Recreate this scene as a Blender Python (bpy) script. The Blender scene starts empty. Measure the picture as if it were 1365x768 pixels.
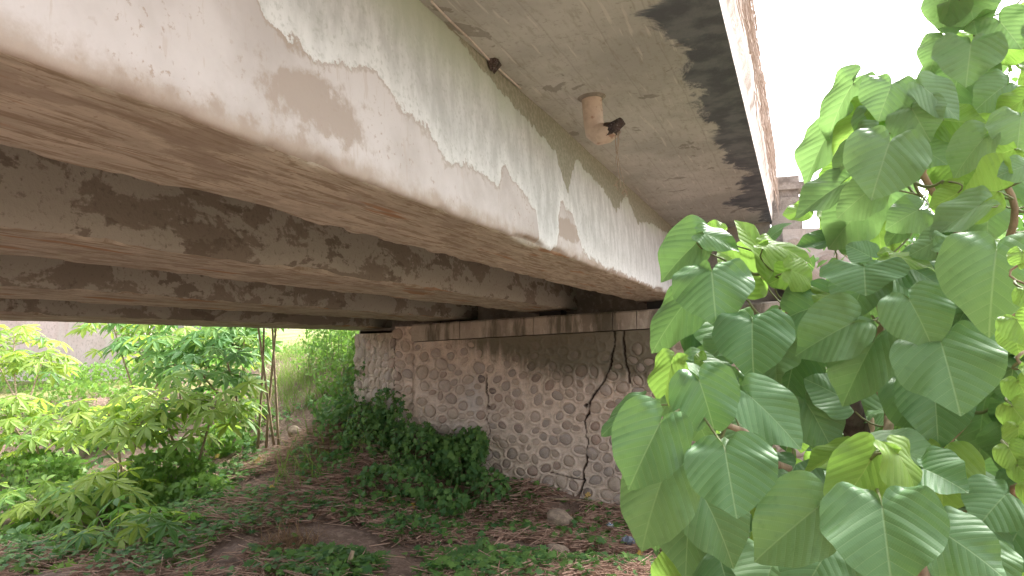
import bpy, math, random
import numpy as np
from mathutils import Matrix, Vector, noise as mnoise

# ------------------------------------------------------------------ camera
W, H, F = 1365.0, 768.0, 1000.0
CX, CY = W / 2, H / 2
v1 = np.array([1068 - CX, -(457 - CY), -F]); v1 /= np.linalg.norm(v1)   # the bridge axis seen by the camera


def frame(roll):
    r = math.radians(roll)
    up = np.array([-math.sin(r), math.cos(r), 0.0])
    up -= v1 * up.dot(v1); up /= np.linalg.norm(up)
    return np.array([np.cross(v1, up), v1, up])


RW, RB = frame(2.0), frame(6.2)          # world frame; deck frame (the deck has a crossfall)
MB = RW @ RB.T                           # deck -> world
scene = bpy.context.scene
C = scene.collection
cam = bpy.data.cameras.new('camera')
cam.sensor_width = 36.0; cam.lens = 36.0 * F / W
cam.clip_start = 0.02; cam.clip_end = 3000
camo = bpy.data.objects.new('camera', cam); C.objects.link(camo)
camo.matrix_world = Matrix(RW.tolist()).to_4x4()
scene.camera = camo

# ------------------------------------------------------------------ world and sun
SUN = Vector((0.26, 0.60, 0.76)).normalized()
wd = bpy.data.worlds.new('World'); scene.world = wd; wd.use_nodes = True
nt = wd.node_tree; nt.nodes.clear()
sky = nt.nodes.new('ShaderNodeTexSky'); sky.sky_type = 'NISHITA'; sky.sun_disc = False
sky.sun_elevation = math.asin(SUN.z); sky.sun_rotation = math.atan2(SUN.x, SUN.y)
sky.air_density = 1.0; sky.dust_density = 6.0; sky.ozone_density = 1.0
hs = nt.nodes.new('ShaderNodeHueSaturation'); hs.inputs['Saturation'].default_value = 0.22
bg = nt.nodes.new('ShaderNodeBackground'); bg.inputs['Strength'].default_value = 0.15
wo = nt.nodes.new('ShaderNodeOutputWorld')
nt.links.new(sky.outputs[0], hs.inputs['Color']); nt.links.new(hs.outputs[0], bg.inputs[0]); nt.links.new(bg.outputs[0], wo.inputs[0])
sl = bpy.data.lights.new('sun', 'SUN'); sl.energy = 1.5; sl.angle = math.radians(12); sl.color = (1, .97, .92)
so = bpy.data.objects.new('sun', sl); C.objects.link(so)
so.rotation_euler = SUN.to_track_quat('Z', 'Y').to_euler()
scene.view_settings.view_transform = 'Standard'; scene.view_settings.look = 'None'
scene.view_settings.gamma = 1; scene.view_settings.use_curve_mapping = False
scene.view_settings.exposure = 2.3
scene.render.engine = 'CYCLES'
scene.cycles.use_denoising = True
scene.cycles.max_bounces = 9; scene.cycles.diffuse_bounces = 6; scene.cycles.transmission_bounces = 5; scene.cycles.transparent_max_bounces = 8

rng = np.random.default_rng(7)
random.seed(7)

# ------------------------------------------------------------------ helpers
def ray(p, R=RW):
    return R @ np.array([p[0] - CX, -(p[1] - CY), -F])


def atY(px, py, Y, R=RW):
    d = ray((px, py), R); return d / d[1] * Y


def atD(px, py, D):
    d = ray((px, py)); return d / np.linalg.norm(d) * D


def unit(a):
    a = np.asarray(a, float); return a / max(np.linalg.norm(a), 1e-9)


def mesh(name, V, Fc, mats=(), smooth=False, attrs=None, uv=None, midx=None):
    m = bpy.data.meshes.new(name)
    V = np.asarray(V, np.float32)
    if isinstance(Fc, np.ndarray):
        n, k = Fc.shape
        m.vertices.add(len(V)); m.vertices.foreach_set('co', V.ravel())
        m.loops.add(n * k); m.loops.foreach_set('vertex_index', Fc.astype(np.int32).ravel())
        m.polygons.add(n); m.polygons.foreach_set('loop_start', np.arange(0, n * k, k, dtype=np.int32))
    else:
        m.from_pydata(V.tolist(), [], [list(map(int, f)) for f in Fc])
    for mt in mats:
        m.materials.append(mt)
    if midx is not None:
        m.polygons.foreach_set('material_index', np.asarray(midx, np.int32))
    m.update(calc_edges=True)
    if smooth:
        m.polygons.foreach_set('use_smooth', np.ones(len(m.polygons), bool))
    for k, a in (attrs or {}).items():
        at = m.attributes.new(k, 'FLOAT', 'POINT'); at.data.foreach_set('value', np.asarray(a, np.float32))
    if uv is not None:
        u = m.uv_layers.new(name='UVMap')
        li = np.zeros(len(m.loops), np.int32); m.loops.foreach_get('vertex_index', li)
        u.data.foreach_set('uv', np.asarray(uv, np.float32)[li].ravel())
    m.validate(clean_customdata=False)
    return m


def link(name, data, parent=None, mw=None):
    o = bpy.data.objects.new(name, data); C.objects.link(o)
    if parent is not None: o.parent = parent
    if mw is not None: o.matrix_local = mw
    return o


def tag(o, label, cat=None, group=None, kind=None):
    o['label'] = label
    if cat: o['category'] = cat
    if group: o['group'] = group
    if kind: o['kind'] = kind
    return o


def empty(name, loc, label, cat, group=None):
    o = bpy.data.objects.new(name, None); C.objects.link(o); o.location = Vector([float(q) for q in loc])
    o.empty_display_size = .1
    return tag(o, label, cat, group)


def grid_faces(nu, nv, flip=False):
    i = np.arange(nu - 1)[:, None]; j = np.arange(nv - 1)[None, :]
    a = i * nv + j
    q = np.stack([a, a + nv, a + nv + 1, a + 1], -1).reshape(-1, 4)
    return q[:, ::-1] if flip else q


def fbm(P, scale, octv=3, off=0.0):
    out = np.empty(len(P))
    for i, p in enumerate(P):
        out[i] = mnoise.fractal(Vector((p[0] * scale + off, p[1] * scale - off, p[2] * scale + 2 * off)), .9, 2.1, octv)
    return out


def vnoise2(x, y, seed=0):
    """cheap vectorised value noise in 2-D, about -1..1"""
    xi, yi = np.floor(x), np.floor(y); fx, fy = x - xi, y - yi
    fx = fx * fx * (3 - 2 * fx); fy = fy * fy * (3 - 2 * fy)

    def h(a, b):
        s = np.sin(a * 127.1 + b * 311.7 + seed * 74.7) * 43758.5453
        return (s - np.floor(s)) * 2 - 1
    return (h(xi, yi) * (1 - fx) * (1 - fy) + h(xi + 1, yi) * fx * (1 - fy) + h(xi, yi + 1) * (1 - fx) * fy + h(xi + 1, yi + 1) * fx * fy)


def fb2(x, y, octv=4, seed=0):
    s = 0; a = .5
    for k in range(octv):
        s = s + a * vnoise2(x * 2 ** k, y * 2 ** k, seed + k); a *= .5
    return s


def tube(pts, rad, sides=6, cap=True):
    pts = [np.asarray(p, float) for p in pts]; n = len(pts)
    if np.isscalar(rad): rad = [rad] * n
    V = []; Fc = []; prev = None
    for i, p in enumerate(pts):
        t = unit(pts[min(i + 1, n - 1)] - pts[max(i - 1, 0)])
        if prev is None:
            a = np.cross(t, [0, 0, 1.]) if abs(t[2]) < .9 else np.cross(t, [1., 0, 0])
        else:
            a = prev - t * prev.dot(t)
        a = unit(a); b = np.cross(t, a); prev = a
        for k in range(sides):
            an = 2 * math.pi * k / sides
            V.append(p + rad[i] * (a * math.cos(an) + b * math.sin(an)))
    for i in range(n - 1):
        for k in range(sides):
            Fc.append([i * sides + k, i * sides + (k + 1) % sides, (i + 1) * sides + (k + 1) % sides, (i + 1) * sides + k])
    if cap:
        Fc.append(list(range(sides))[::-1]); Fc.append([(n - 1) * sides + k for k in range(sides)])
    return V, Fc


def merge(parts):
    V = []; Fc = []
    for v, f in parts:
        o = len(V); V += list(v); Fc += [[i + o for i in q] for q in f]
    return V, Fc


def box(x0, x1, y0, y1, z0, z1):
    V = [(x0, y0, z0), (x1, y0, z0), (x1, y1, z0), (x0, y1, z0), (x0, y0, z1), (x1, y0, z1), (x1, y1, z1), (x0, y1, z1)]
    return V, [[0, 3, 2, 1], [4, 5, 6, 7], [0, 1, 5, 4], [1, 2, 6, 5], [2, 3, 7, 6], [3, 0, 4, 7]]


def bezier(a, b, c, n=8):
    a, b, c = map(np.asarray, (a, b, c))
    return [a * (1 - t) ** 2 + b * 2 * t * (1 - t) + c * t * t for t in np.linspace(0, 1, n)]


# ------------------------------------------------------------------ material toolkit
class Mat:
    def __init__(self, name, rough=.85, spec=.3):
        self.m = bpy.data.materials.new(name); self.m.use_nodes = True
        self.t = self.m.node_tree; self.t.nodes.clear()
        self.out = self.n('ShaderNodeOutputMaterial')
        self.b = self.n('ShaderNodeBsdfPrincipled')
        self.b.inputs['Roughness'].default_value = rough
        self.b.inputs['Specular IOR Level'].default_value = spec
        self.l(self.b.outputs[0], self.out.inputs[0])
        self.geo = None

    def n(self, ty, **kw):
        x = self.t.nodes.new(ty)
        for k, v in kw.items(): setattr(x, k, v)
        return x

    def l(self, a, b): self.t.links.new(a, b)

    def setin(self, sock, v):
        if hasattr(v, 'is_output'): self.l(v, sock)
        elif isinstance(v, (tuple, list)) and len(v) == 3 and sock.type == 'RGBA': sock.default_value = (*v, 1)
        else: sock.default_value = v

    def obj(self):
        return self.n('ShaderNodeTexCoord').outputs['Object']

    def gen(self, kind): return self.n('ShaderNodeTexCoord').outputs[kind]

    def mapping(self, vec, scale=(1, 1, 1), rot=(0, 0, 0)):
        x = self.n('ShaderNodeMapping'); self.l(vec, x.inputs[0]); x.inputs['Scale'].default_value = scale; x.inputs['Rotation'].default_value = rot
        return x.outputs[0]

    def noise(self, vec, scale, detail=4, rough=.55, dist=0):
        x = self.n('ShaderNodeTexNoise'); self.l(vec, x.inputs['Vector'])
        x.inputs['Scale'].default_value = scale; x.inputs['Detail'].default_value = detail; x.inputs['Roughness'].default_value = rough; x.inputs['Distortion'].default_value = dist
        return x.outputs[0]

    def math(self, op, a, b=0.0, c=0.0, clamp=False):
        x = self.n('ShaderNodeMath', operation=op, use_clamp=clamp)
        for i, v in enumerate((a, b, c)): self.setin(x.inputs[i], v)
        return x.outputs[0]

    def ramp(self, v, a, b, lo=0.0, hi=1.0):
        x = self.n('ShaderNodeMapRange', interpolation_type='SMOOTHSTEP'); self.setin(x.inputs[0], v)
        x.inputs[1].default_value = a; x.inputs[2].default_value = b; x.inputs[3].default_value = lo; x.inputs[4].default_value = hi
        return x.outputs[0]

    def mix(self, f, a, b, mode='MIX'):
        x = self.n('ShaderNodeMix', data_type='RGBA', blend_type=mode)
        self.setin(x.inputs[0], f); self.setin(x.inputs[6], a); self.setin(x.inputs[7], b)
        return x.outputs[2]

    def attr(self, name):
        x = self.n('ShaderNodeAttribute', attribute_name=name); return x.outputs['Fac']

    def rnd(self): return self.n('ShaderNodeObjectInfo').outputs['Random']

    def bump(self, h, strength=.4, dist=.01):
        x = self.n('ShaderNodeBump'); x.inputs['Strength'].default_value = strength; x.inputs['Distance'].default_value = dist
        self.l(h, x.inputs['Height']); self.l(x.outputs[0], self.b.inputs['Normal']); return x.outputs[0]

    def color(self, c): self.setin(self.b.inputs['Base Color'], c); return self.m


def concrete(name, base, dark, light, grain=(1, 1, 1), patch=2.0, bump=.3, extra=None):
    M = Mat(name, .9, .2); o = M.obj(); v = M.mapping(o, grain)
    n1 = M.noise(v, patch, 6, .62); n2 = M.noise(v, patch * 9, 5, .6); n3 = M.noise(o, 70, 3, .6)
    c = M.mix(M.ramp(n1, .42, .62), base, dark)
    c = M.mix(M.ramp(n2, .5, .72, 0, .7), c, light)
    c = M.mix(M.ramp(n3, .56, .72, 0, .45), c, dark)
    if extra: c = extra(M, o, c)
    M.bump(M.math('ADD', n3, M.math('MULTIPLY', n2, .8)), bump, .012)
    return M.color(c)


# ---------------- girder faces and deck (deck frame: X outward, Y along the bridge, Z up, camera at the origin)
def mat_outer_face():
    M = Mat('limewashed_girder_face', .9, .2); o = M.obj()
    nb = M.noise(o, 9, 6, .65); nf = M.noise(o, 45, 5, .65); nm = M.noise(o, 2.2, 5, .6); nst = M.noise(M.mapping(o, (1, 2.2, .8), (.35, 0, 0)), 5, 7, .68)
    sd = M.math('ADD', M.attr('coat'), M.math('MULTIPLY', M.math('SUBTRACT', nb, .5), .17))
    sd = M.math('ADD', sd, M.math('MULTIPLY', M.math('SUBTRACT', nf, .5), .07))
    coat = M.ramp(sd, -.004, .006)
    pink = M.mix(M.ramp(nm, .38, .66), (.58, .54, .52), (.46, .42, .395))
    spk = M.math('MULTIPLY', M.ramp(nf, .58, .66), M.ramp(M.noise(o, 3.1, 4, .6), .42, .6))
    pink = M.mix(M.math('MULTIPLY', spk, .75), pink, (.36, .28, .22))
    sc1 = M.ramp(M.noise(M.mapping(o, (1, 14, 2.2), (.5, 0, 0)), 3, 4, .6), .60, .66, 0, .35); pink = M.mix(sc1, pink, (.45, .37, .31))
    low = M.math('SUBTRACT', 1.0, M.attr('up')); edge = M.ramp(M.math('ADD', low, M.math('MULTIPLY', nb, .22)), 1.0, 1.10); pink = M.mix(M.math('MULTIPLY', edge, .8), pink, (.36, .29, .23))
    tan = M.math('ADD', M.attr('tan'), M.math('MULTIPLY', M.math('SUBTRACT', nb, .5), 1.3))
    pink = M.mix(M.ramp(tan, .34, .55, 0, .85), pink, (.37, .305, .255))
    white = M.mix(M.ramp(nst, .35, .65), (.62, .62, .605), (.46, .46, .44))
    white = M.mix(M.ramp(M.math('ADD', M.attr('coat'), M.math('MULTIPLY', nb, .1)), .22, .03, 0, .5), white, (.82, .82, .80))
    white = M.mix(M.ramp(nf, .5, .7, 0, .55), white, (.37, .38, .34))
    up = M.attr('up')
    green = M.math('MULTIPLY', M.ramp(M.math('ADD', up, M.math('MULTIPLY', nm, .5)), .85, 1.25), .8)
    white = M.mix(green, white, (.43, .49, .38))
    c = M.mix(coat, pink, white)
    rim = M.math('MULTIPLY', M.ramp(sd, -.030, -.002), M.math('SUBTRACT', 1.0, coat))
    c = M.mix(M.math('MULTIPLY', rim, .65), c, (.37, .31, .25))
    c = M.mix(M.math('MULTIPLY', M.attr('chip'), .9), c, M.mix(nf, (.20, .155, .12), (.40, .33, .27)))
    bare = M.ramp(M.math('ADD', M.attr('bare'), M.math('MULTIPLY', M.math('SUBTRACT', nb, .5), .16)), -.004, .008)
    c = M.mix(bare, c, M.mix(M.ramp(nf, .4, .65), (.27, .265, .20), (.36, .35, .28)))
    h = M.math('ADD', M.math('MULTIPLY', coat, .5), M.math('ADD', M.math('MULTIPLY', nf, .5), M.math('MULTIPLY', bare, -.4)))
    M.bump(h, .5, .006)
    return M.color(c)


def mat_soffit():
    M = Mat('slab_soffit_concrete', .9, .2); o = M.obj()
    nb = M.noise(o, 5, 6, .6); nf = M.noise(o, 40, 5, .65); nm = M.noise(o, 1.6, 5, .6); ns = M.noise(M.mapping(o, (6, 1.2, 1)), 5, 6, .65)
    c = M.mix(M.ramp(nm, .35, .65), (.50, .50, .475), (.385, .385, .365))
    c = M.mix(M.ramp(ns, .5, .68, 0, .5), c, (.29, .27, .22))
    c = M.mix(M.ramp(nf, .55, .7, 0, .5), c, (.24, .22, .19))
    sx_ = M.n('ShaderNodeSeparateXYZ'); M.l(o, sx_.inputs[0])
    jl = M.ramp(M.math('PINGPONG', M.math('ADD', M.math('MULTIPLY', sx_.outputs[0], 4.6), M.math('MULTIPLY', nm, .25)), .5), .0, .03, .34, 0); c = M.mix(jl, c, (.27, .25, .22))
    scr = M.ramp(M.noise(M.mapping(o, (22, 1.3, 1), (0, 0, .7)), 2, 3, .5), .63, .69, 0, .45); c = M.mix(scr, c, (.66, .64, .60))
    pt = M.ramp(M.noise(M.mapping(o, (1.3, 1.0, 1)), 3.1, 7, .6, .6), .625, .64)
    c = M.mix(M.math('MULTIPLY', pt, .6), c, (.19, .175, .15))
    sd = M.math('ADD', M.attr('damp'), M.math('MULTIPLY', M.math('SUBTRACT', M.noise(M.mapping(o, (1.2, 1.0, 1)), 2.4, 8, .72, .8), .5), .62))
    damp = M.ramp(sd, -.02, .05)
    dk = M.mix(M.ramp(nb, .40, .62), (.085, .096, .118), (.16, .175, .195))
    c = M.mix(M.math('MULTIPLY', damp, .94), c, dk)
    M.bump(M.math('ADD', nf, M.math('MULTIPLY', ns, .6)), .4, .01)
    return M.color(c)


def mat_inner_side():
    M = Mat('stained_girder_side', .9, .2); o = M.obj()
    nb = M.noise(M.mapping(o, (1, .8, 1.6)), 2.4, 7, .62, .5); nf = M.noise(o, 38, 5, .65); n2 = M.noise(M.mapping(o, (1, .5, 1.2)), 5.5, 6, .6)
    c = M.mix(M.ramp(M.math('ADD', nb, M.math('MULTIPLY', M.math('SUBTRACT', nf, .5), .12)), .50, .54), (.39, .38, .335), (.25, .225, .19))
    c = M.mix(M.math('MULTIPLY', M.ramp(M.math('ADD', n2, M.math('MULTIPLY', M.math('SUBTRACT', nf, .5), .12)), .58, .62), .8), c, (.17, .145, .12))
    c = M.mix(M.ramp(nf, .55, .7, 0, .6), c, (.16, .14, .12))
    M.bump(M.math('ADD', nf, nb), .5, .01)
    return M.color(c)


def mat_underside():
    M = Mat('board_marked_girder_underside', .9, .2); o = M.obj()
    v = M.mapping(o, (6, 1.1, 1), (0, 0, .26)); n1 = M.noise(v, 2.6, 7, .66, .9); v2 = M.mapping(o, (17, 1.7, 1), (0, 0, .26)); n2 = M.noise(v2, 2.4, 6, .68, .5)
    nf = M.noise(o, 50, 4, .6); nb = M.noise(M.mapping(o, (3, 1, 1)), 1.7, 5, .6)
    c = M.mix(M.ramp(n1, .36, .62), (.55, .505, .425), (.41, .37, .305))
    c = M.mix(M.ramp(n2, .49, .60, 0, .85), c, (.28, .225, .165))
    c = M.mix(M.ramp(nb, .58, .64, 0, .55), c, (.33, .28, .24))
    c = M.mix(M.ramp(M.noise(M.mapping(o, (7, .8, 1), (0, 0, .16)), 1.4, 4, .5), .61, .65, 0, .8), c, (.36, .20, .11))
    c = M.mix(M.ramp(M.noise(M.mapping(o, (2.2, 1, 1), (0, 0, .4)), 2.3, 7, .68), .55, .60, 0, .55), c, (.30, .25, .20))
    c = M.mix(M.ramp(nf, .58, .7, 0, .6), c, (.26, .20, .15))
    M.bump(M.math('ADD', n2, M.math('MULTIPLY', nf, .6)), .5, .01)
    return M.color(c)


m_outer, m_soffit, m_inner, m_under = mat_outer_face(), mat_soffit(), mat_inner_side(), mat_underside()
m_conc = concrete('weathered_concrete', (.36, .33, .29), (.22, .20, .17), (.45, .42, .37))
m_fascia = concrete('rough_fascia_concrete', (.66, .59, .55), (.44, .37, .33), (.74, .68, .64), (1, 1, .35), 5, .8)

M = Mat('black_bearing_rubber', .8, .2); m_pad = M.color((.05, .048, .045))
MW = Matrix(MB.tolist()).to_4x4()
bridge = empty('concrete_bridge', (0, 0, 0), 'weathered concrete girder bridge crossing overhead above the stone abutment', 'bridge')
bridge.matrix_world = MW
ZB, ZS = 0.60, 1.41
Y0, Y1 = -7.0, 9.07

# polyline of the limewash coat on the outermost girder face, taken from where it meets that face
XF = -1.23


def onface(p):
    d = ray(p, RB); d = d / d[0] * XF; return d[1], d[2]


def onsoff(p):
    d = ray(p, RB); d = d / d[2] * ZS; return d[1], d[0]


coatpx = [(340, -5), (352, 22), (400, 60), (432, 92), (452, 84), (500, 95), (534, 140), (573, 179), (595, 214), (629, 224), (662, 247), (673, 222), (700, 262), (714, 276), (722, 335), (742, 335), (747, 268), (764, 288), (777, 335), (800, 352), (890, 392)]
cy_, cz_ = np.array([onface(p) for p in coatpx]).T
o_ = np.argsort(cy_); cy_, cz_ = cy_[o_], cz_[o_]
cy_ = np.concatenate([[Y0, -2, cy_[0] - .4], cy_]); cz_ = np.concatenate([[1.1, 1.2, 1.25], cz_])
barepx = [(560, 0), (600, 40), (640, 95), (690, 150), (740, 205), (757, 262), (768, 215), (800, 250), (822, 285), (835, 262), (850, 300), (870, 300), (900, 320)]
by_, bz_ = np.array([onface(p) for p in barepx]).T
o_ = np.argsort(by_); by_, bz_ = by_[o_], bz_[o_]
by_ = np.concatenate([[Y0], by_]); bz_ = np.concatenate([[1.38], bz_])


def girder(x_out, width, first):
    """outline swept along the bridge: outer face, underside, inner face; edges chipped"""
    ny = 1300 if first else 420
    ys = np.linspace(Y0, Y1, ny)
    x_in = x_out - width
    nz = 46 if first else 14
    prof = [(x_out, z) for z in np.linspace(ZS + .03, ZB + .012, nz)] + [(x_out - .012, ZB)]
    nb_ = 14
    prof += [(x, ZB) for x in np.linspace(x_out - .03, x_in + .03, nb_)] + [(x_in + .012, ZB)]
    prof += [(x_in, z) for z in np.linspace(ZB + .012, ZS + .03, nz)]
    prof = np.array(prof); k = len(prof)
    V = np.zeros((ny, k, 3)); V[:, :, 1] = ys[:, None]; V[:, :, 0] = prof[None, :, 0]; V[:, :, 2] = prof[None, :, 1]
    Yg, Zg, Xg = V[:, :, 1], V[:, :, 2].copy(), V[:, :, 0].copy()
    s = x_out * 7.7
    # uneven faces
    V[:, :, 0] += .006 * fb2(Yg * 2.5 + s, Zg * 3, 4, 3) * (np.abs(Xg - (x_out + x_in) / 2) > width / 2 - .02)
    V[:, :, 2] += .006 * fb2(Yg * 2.5, Xg * 6 + s, 4, 5) * (np.abs(Zg - ZB) < .005)
    # chipped arrises
    for xe, sg in ((x_out, -1), (x_in, 1)):
        dd = np.sqrt((Xg - xe) ** 2 + (Zg - ZB) ** 2); near = np.exp(-(dd / .026) ** 2)
        ch = np.clip(fb2(Yg * 2.1 + s, Yg * 0 + sg * 3.3, 6, 9) - .02, 0, 1) * .11 + .022 * np.clip(fb2(Yg * 9 + s, Yg * 0 + 1.1, 5, 2) + .12, 0, 1)
        if sg == -1: chip = near * np.clip(ch / .022, 0, 1)
        V[:, :, 0] += sg * ch * near * .7; V[:, :, 2] += ch * near * .8
    Fc = grid_faces(ny, k, True)
    col = np.tile(np.arange(k - 1), ny - 1)
    mi = np.where((col >= nz) & (col < nz + nb_ + 1), 1, np.where(col < nz, 0, 2))
    V = V.reshape(-1, 3)
    at = {}
    if first:
        yy, zz = V[:, 1], V[:, 2]
        at['coat'] = zz - np.interp(yy, cy_, cz_) + .05 * np.clip(3 - yy, 0, 1) * 0
        at['bare'] = zz - np.interp(yy, by_, bz_) - .012
        at['up'] = (zz - ZB) / (ZS - ZB)
        t = np.zeros(len(V))
        for (p, ry, rz, a) in [((425, 140), .34, .13, .75), ((755, 305), .35, .07, 1.), ((400, 60), .3, .08, .5), ((300, 150), .5, .05, .45), ((545, 268), .3, .05, .6), ((170, 110), .3, .06, .35)]:
            y0, z0 = onface(p); t = np.maximum(t, a * np.exp(-((yy - y0) / ry) ** 2 - ((zz - z0) / rz) ** 2))
        at['tan'] = t; at['chip'] = chip.ravel()
    m = mesh('girder', V, Fc, [m_outer if first else m_inner, m_under, m_inner], attrs=at, midx=mi, smooth=False)
    # close the ends
    o = link('girder', m, bridge)
    e = [V[i] for i in (0, nz, nz + nb_ + 1, k - 1)]
    return o


for i, x in enumerate((-1.23, -2.56, -3.92, -5.22)):
    g = girder(x, .52, i == 0)
    if i == 0: g['label'] = 'outermost girder with pale peeling limewash on its outer face'
    for y in (Y0,):
        V, Fc = box(x - .515, x - .005, y - .004 if y > 0 else y - .02, y + .02 if y > 0 else y + .004, ZB + .012, ZS)
        link('end_face', mesh('end_face', V, Fc, [m_conc]), g)
    V, Fc = box(x - .40, x - .12, 8.72, 8.95, ZB - .16, ZB + .012)
    if i < 3: link('bearing_pad', mesh('bearing_pad', V, Fc, [m_pad]), g)

# deck slab: soffit outside the first girder, bays between, top
ny, nx = 420, 60
ys = np.linspace(Y0, 9.3, ny)


def strip(xa, xb, nxx, attr=False):
    xs = np.linspace(xa, xb, nxx)
    X, Y = np.meshgrid(xs, ys, indexing='xy'); Z = ZS + .006 * fb2(X * 5, Y * 3, 4, 4)
    V = np.stack([X, Y, Z], -1).reshape(-1, 3)
    Fc = grid_faces(ny, nxx)
    return V, Fc


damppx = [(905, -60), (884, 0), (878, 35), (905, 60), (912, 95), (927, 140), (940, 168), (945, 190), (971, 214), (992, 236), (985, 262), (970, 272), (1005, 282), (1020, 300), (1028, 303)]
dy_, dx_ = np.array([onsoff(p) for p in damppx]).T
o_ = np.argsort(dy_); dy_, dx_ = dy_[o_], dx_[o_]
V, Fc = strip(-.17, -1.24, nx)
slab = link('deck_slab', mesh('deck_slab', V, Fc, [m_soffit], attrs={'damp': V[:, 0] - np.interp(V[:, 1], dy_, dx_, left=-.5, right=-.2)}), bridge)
for xa, xb in ((-1.74, -2.57), (-3.07, -3.93), (-4.43, -5.23)):
    V, Fc = strip(xa, xb, 12); link('deck_bay', mesh('deck_bay', V, Fc, [m_inner]), slab)
V, Fc = strip(-5.73, -6.8, 12); link('deck_bay', mesh('deck_bay', V, Fc, [m_conc]), slab)
V, Fc = box(-6.78, -.19, Y0, 9.3, ZS + .022, ZS + .24); link('deck_top', mesh('deck_top', V, Fc, [m_conc]), slab)
# fascia and parapet: rough, slightly leaning outward, both edges
for sgn in (1, -1):
    nyp = 420; yp = np.linspace(Y0, 9.3, nyp)
    if sgn == 1: prof = [(-.172, ZS - .002), (-.165, 1.5), (-.16, 1.62), (-.135, 1.66), (-.125, 1.8), (-.115, 1.95), (-.105, 2.1), (-.095, 2.25), (-.09, 2.32), (-.13, 2.36), (-.3, 2.36), (-.34, 2.3), (-.34, ZS + .2)]
    else: prof = [(-6.798, ZS - .002), (-6.80, 1.6), (-6.84, 1.9), (-6.86, 2.3), (-6.80, 2.36), (-6.6, 2.36), (-6.58, 2.3), (-6.58, ZS + .2)]
    prof = np.array(prof); k = len(prof)
    V = np.zeros((nyp, k, 3)); V[:, :, 1] = yp[:, None]; V[:, :, 0] = prof[None, :, 0]; V[:, :, 2] = prof[None, :, 1]
    V[:, :, 0] += sgn * .018 * fb2(V[:, :, 1] * 6, V[:, :, 2] * 7, 5, 21); V[:, 0, 0] = prof[0, 0]
    link('parapet', mesh('parapet', V.reshape(-1, 3), grid_faces(nyp, k, sgn == -1)[:, ::-1], [m_fascia]), bridge)
# end diaphragm behind the girder ends
V, Fc = box(-5.75, -.20, 9.06, 9.28, .5, ZS + .02); link('diaphragm', mesh('diaphragm', V, Fc, [m_conc]), bridge)

# drain pipe with a broken elbow
M = Mat('pvc_drain_pipe', .55, .35); o = M.obj(); n = M.noise(o, 22, 5, .6); n2 = M.noise(o, 9, 5, .6)
m_pipe = M.color(M.mix(M.ramp(n2, .53, .60, 0, .8), M.mix(M.ramp(n, .4, .7), (.62, .51, .41), (.52, .41, .32)), (.33, .19, .13)))
m_rust = concrete('rusty_break', (.10, .075, .065), (.05, .04, .04), (.28, .25, .25), patch=14, bump=.8)
P0 = np.array([-.93, 3.9, ZS])
pipe = link('drain_pipe', None, bridge)
R0 = .055
prof = [P0 + [0, 0, .03], P0 + [0, 0, -.08], P0 + [0, 0, -.16], P0 + [.005, 0, -.19], P0 + [.03, -.012, -.215], P0 + [.075, -.04, -.222], P0 + [.115, -.06, -.212]]
V, Fc = tube(prof, [R0, R0, R0, R0 * 1.06, R0 * 1.08, R0 * 1.02, R0 * .8], 20, cap=False)
V = [np.array(v) for v in V]
for k in range(20): V[-20 + k] = V[-20 + k] + np.array([.035, -.01, 0]) * (vnoise2(np.array(k * .9), np.array(2.2), 3))
bpipe = link('pipe', mesh('pipe', V, Fc, [m_pipe], True), pipe)
V, Fc = tube([P0 + [.075, -.04, -.222], P0 + [.125, -.066, -.212], P0 + [.165, -.085, -.198], P0 + [.18, -.09, -.196]], [.040, .036, .026, .012], 9)
V = [np.array(v) + .012 * np.array([vnoise2(np.array(i * .7), np.array(j), 5) for j in (1., 2., 3.)]) for i, v in enumerate(V)]
link('broken_end', mesh('broken_end', V, Fc, [m_rust]), pipe)
V, Fc = tube([P0 + [0, 0, .004], P0 + [0, 0, -.012]], [R0 * 1.5, R0 * 1.15], 18)
link('collar', mesh('collar', V, Fc, [m_conc]), pipe)
m_root = Mat('dry_root', .9, .1); m_root.color((.34, .27, .20)); m_root = m_root.m
PW = MB @ (P0 + np.array([.135, -.07, -.225]))
parts = []
for k in range(5):
    a = PW + rng.normal(0, .008, 3); L = .12 + .06 * k
    pts = [a + np.array([.012 * math.sin(3 * t + k) + .01 * k * t, .01 * math.cos(2.3 * t + k), -L * t + .01 * (t == 0)]) for t in np.linspace(0, 1, 9)]
    parts.append(tube(pts, [.0022 * (1 - .5 * t) for t in np.linspace(0, 1, 9)], 4))
    if k > 2:
        e = np.array(pts[-2])
        for q in range(4): parts.append(tube([e, e + rng.normal(0, .014, 3) + [0, 0, -.015], e + rng.normal(0, .02, 3) + [0, 0, -.045]], [.0025, .002, .001], 4))
V, Fc = merge(parts)
tag(link('dry_root', mesh('dry_root', V, Fc, [m_root])), 'thin dry roots dangling from the broken drain pipe', 'roots')

# leftover formwork cord and a rusty lump along the joint of slab and girder
cp = []
for i, p in enumerate([(575, 0), (600, 26), (628, 52), (652, 78), (668, 96), (690, 118)]):
    y_, x_ = onsoff(p); cp.append(np.array([max(x_, -1.215), y_, ZS - .006]))
V, Fc = tube(cp, .005, 5); link('formwork_cord', mesh('formwork_cord', V, Fc, [m_fascia]), bridge)
y_, x_ = onsoff((656, 80)); V, Fc = tube([(x_, y_, ZS + .01), (x_ + .01, y_, ZS - .02), (x_, y_ + .02, ZS - .045)], [.03, .03, .012], 8)
link('rusty_tie', mesh('rusty_tie', [np.array(v) + .008 * rng.normal(0, 1, 3) for v in V], Fc, [m_rust]), bridge)

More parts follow.
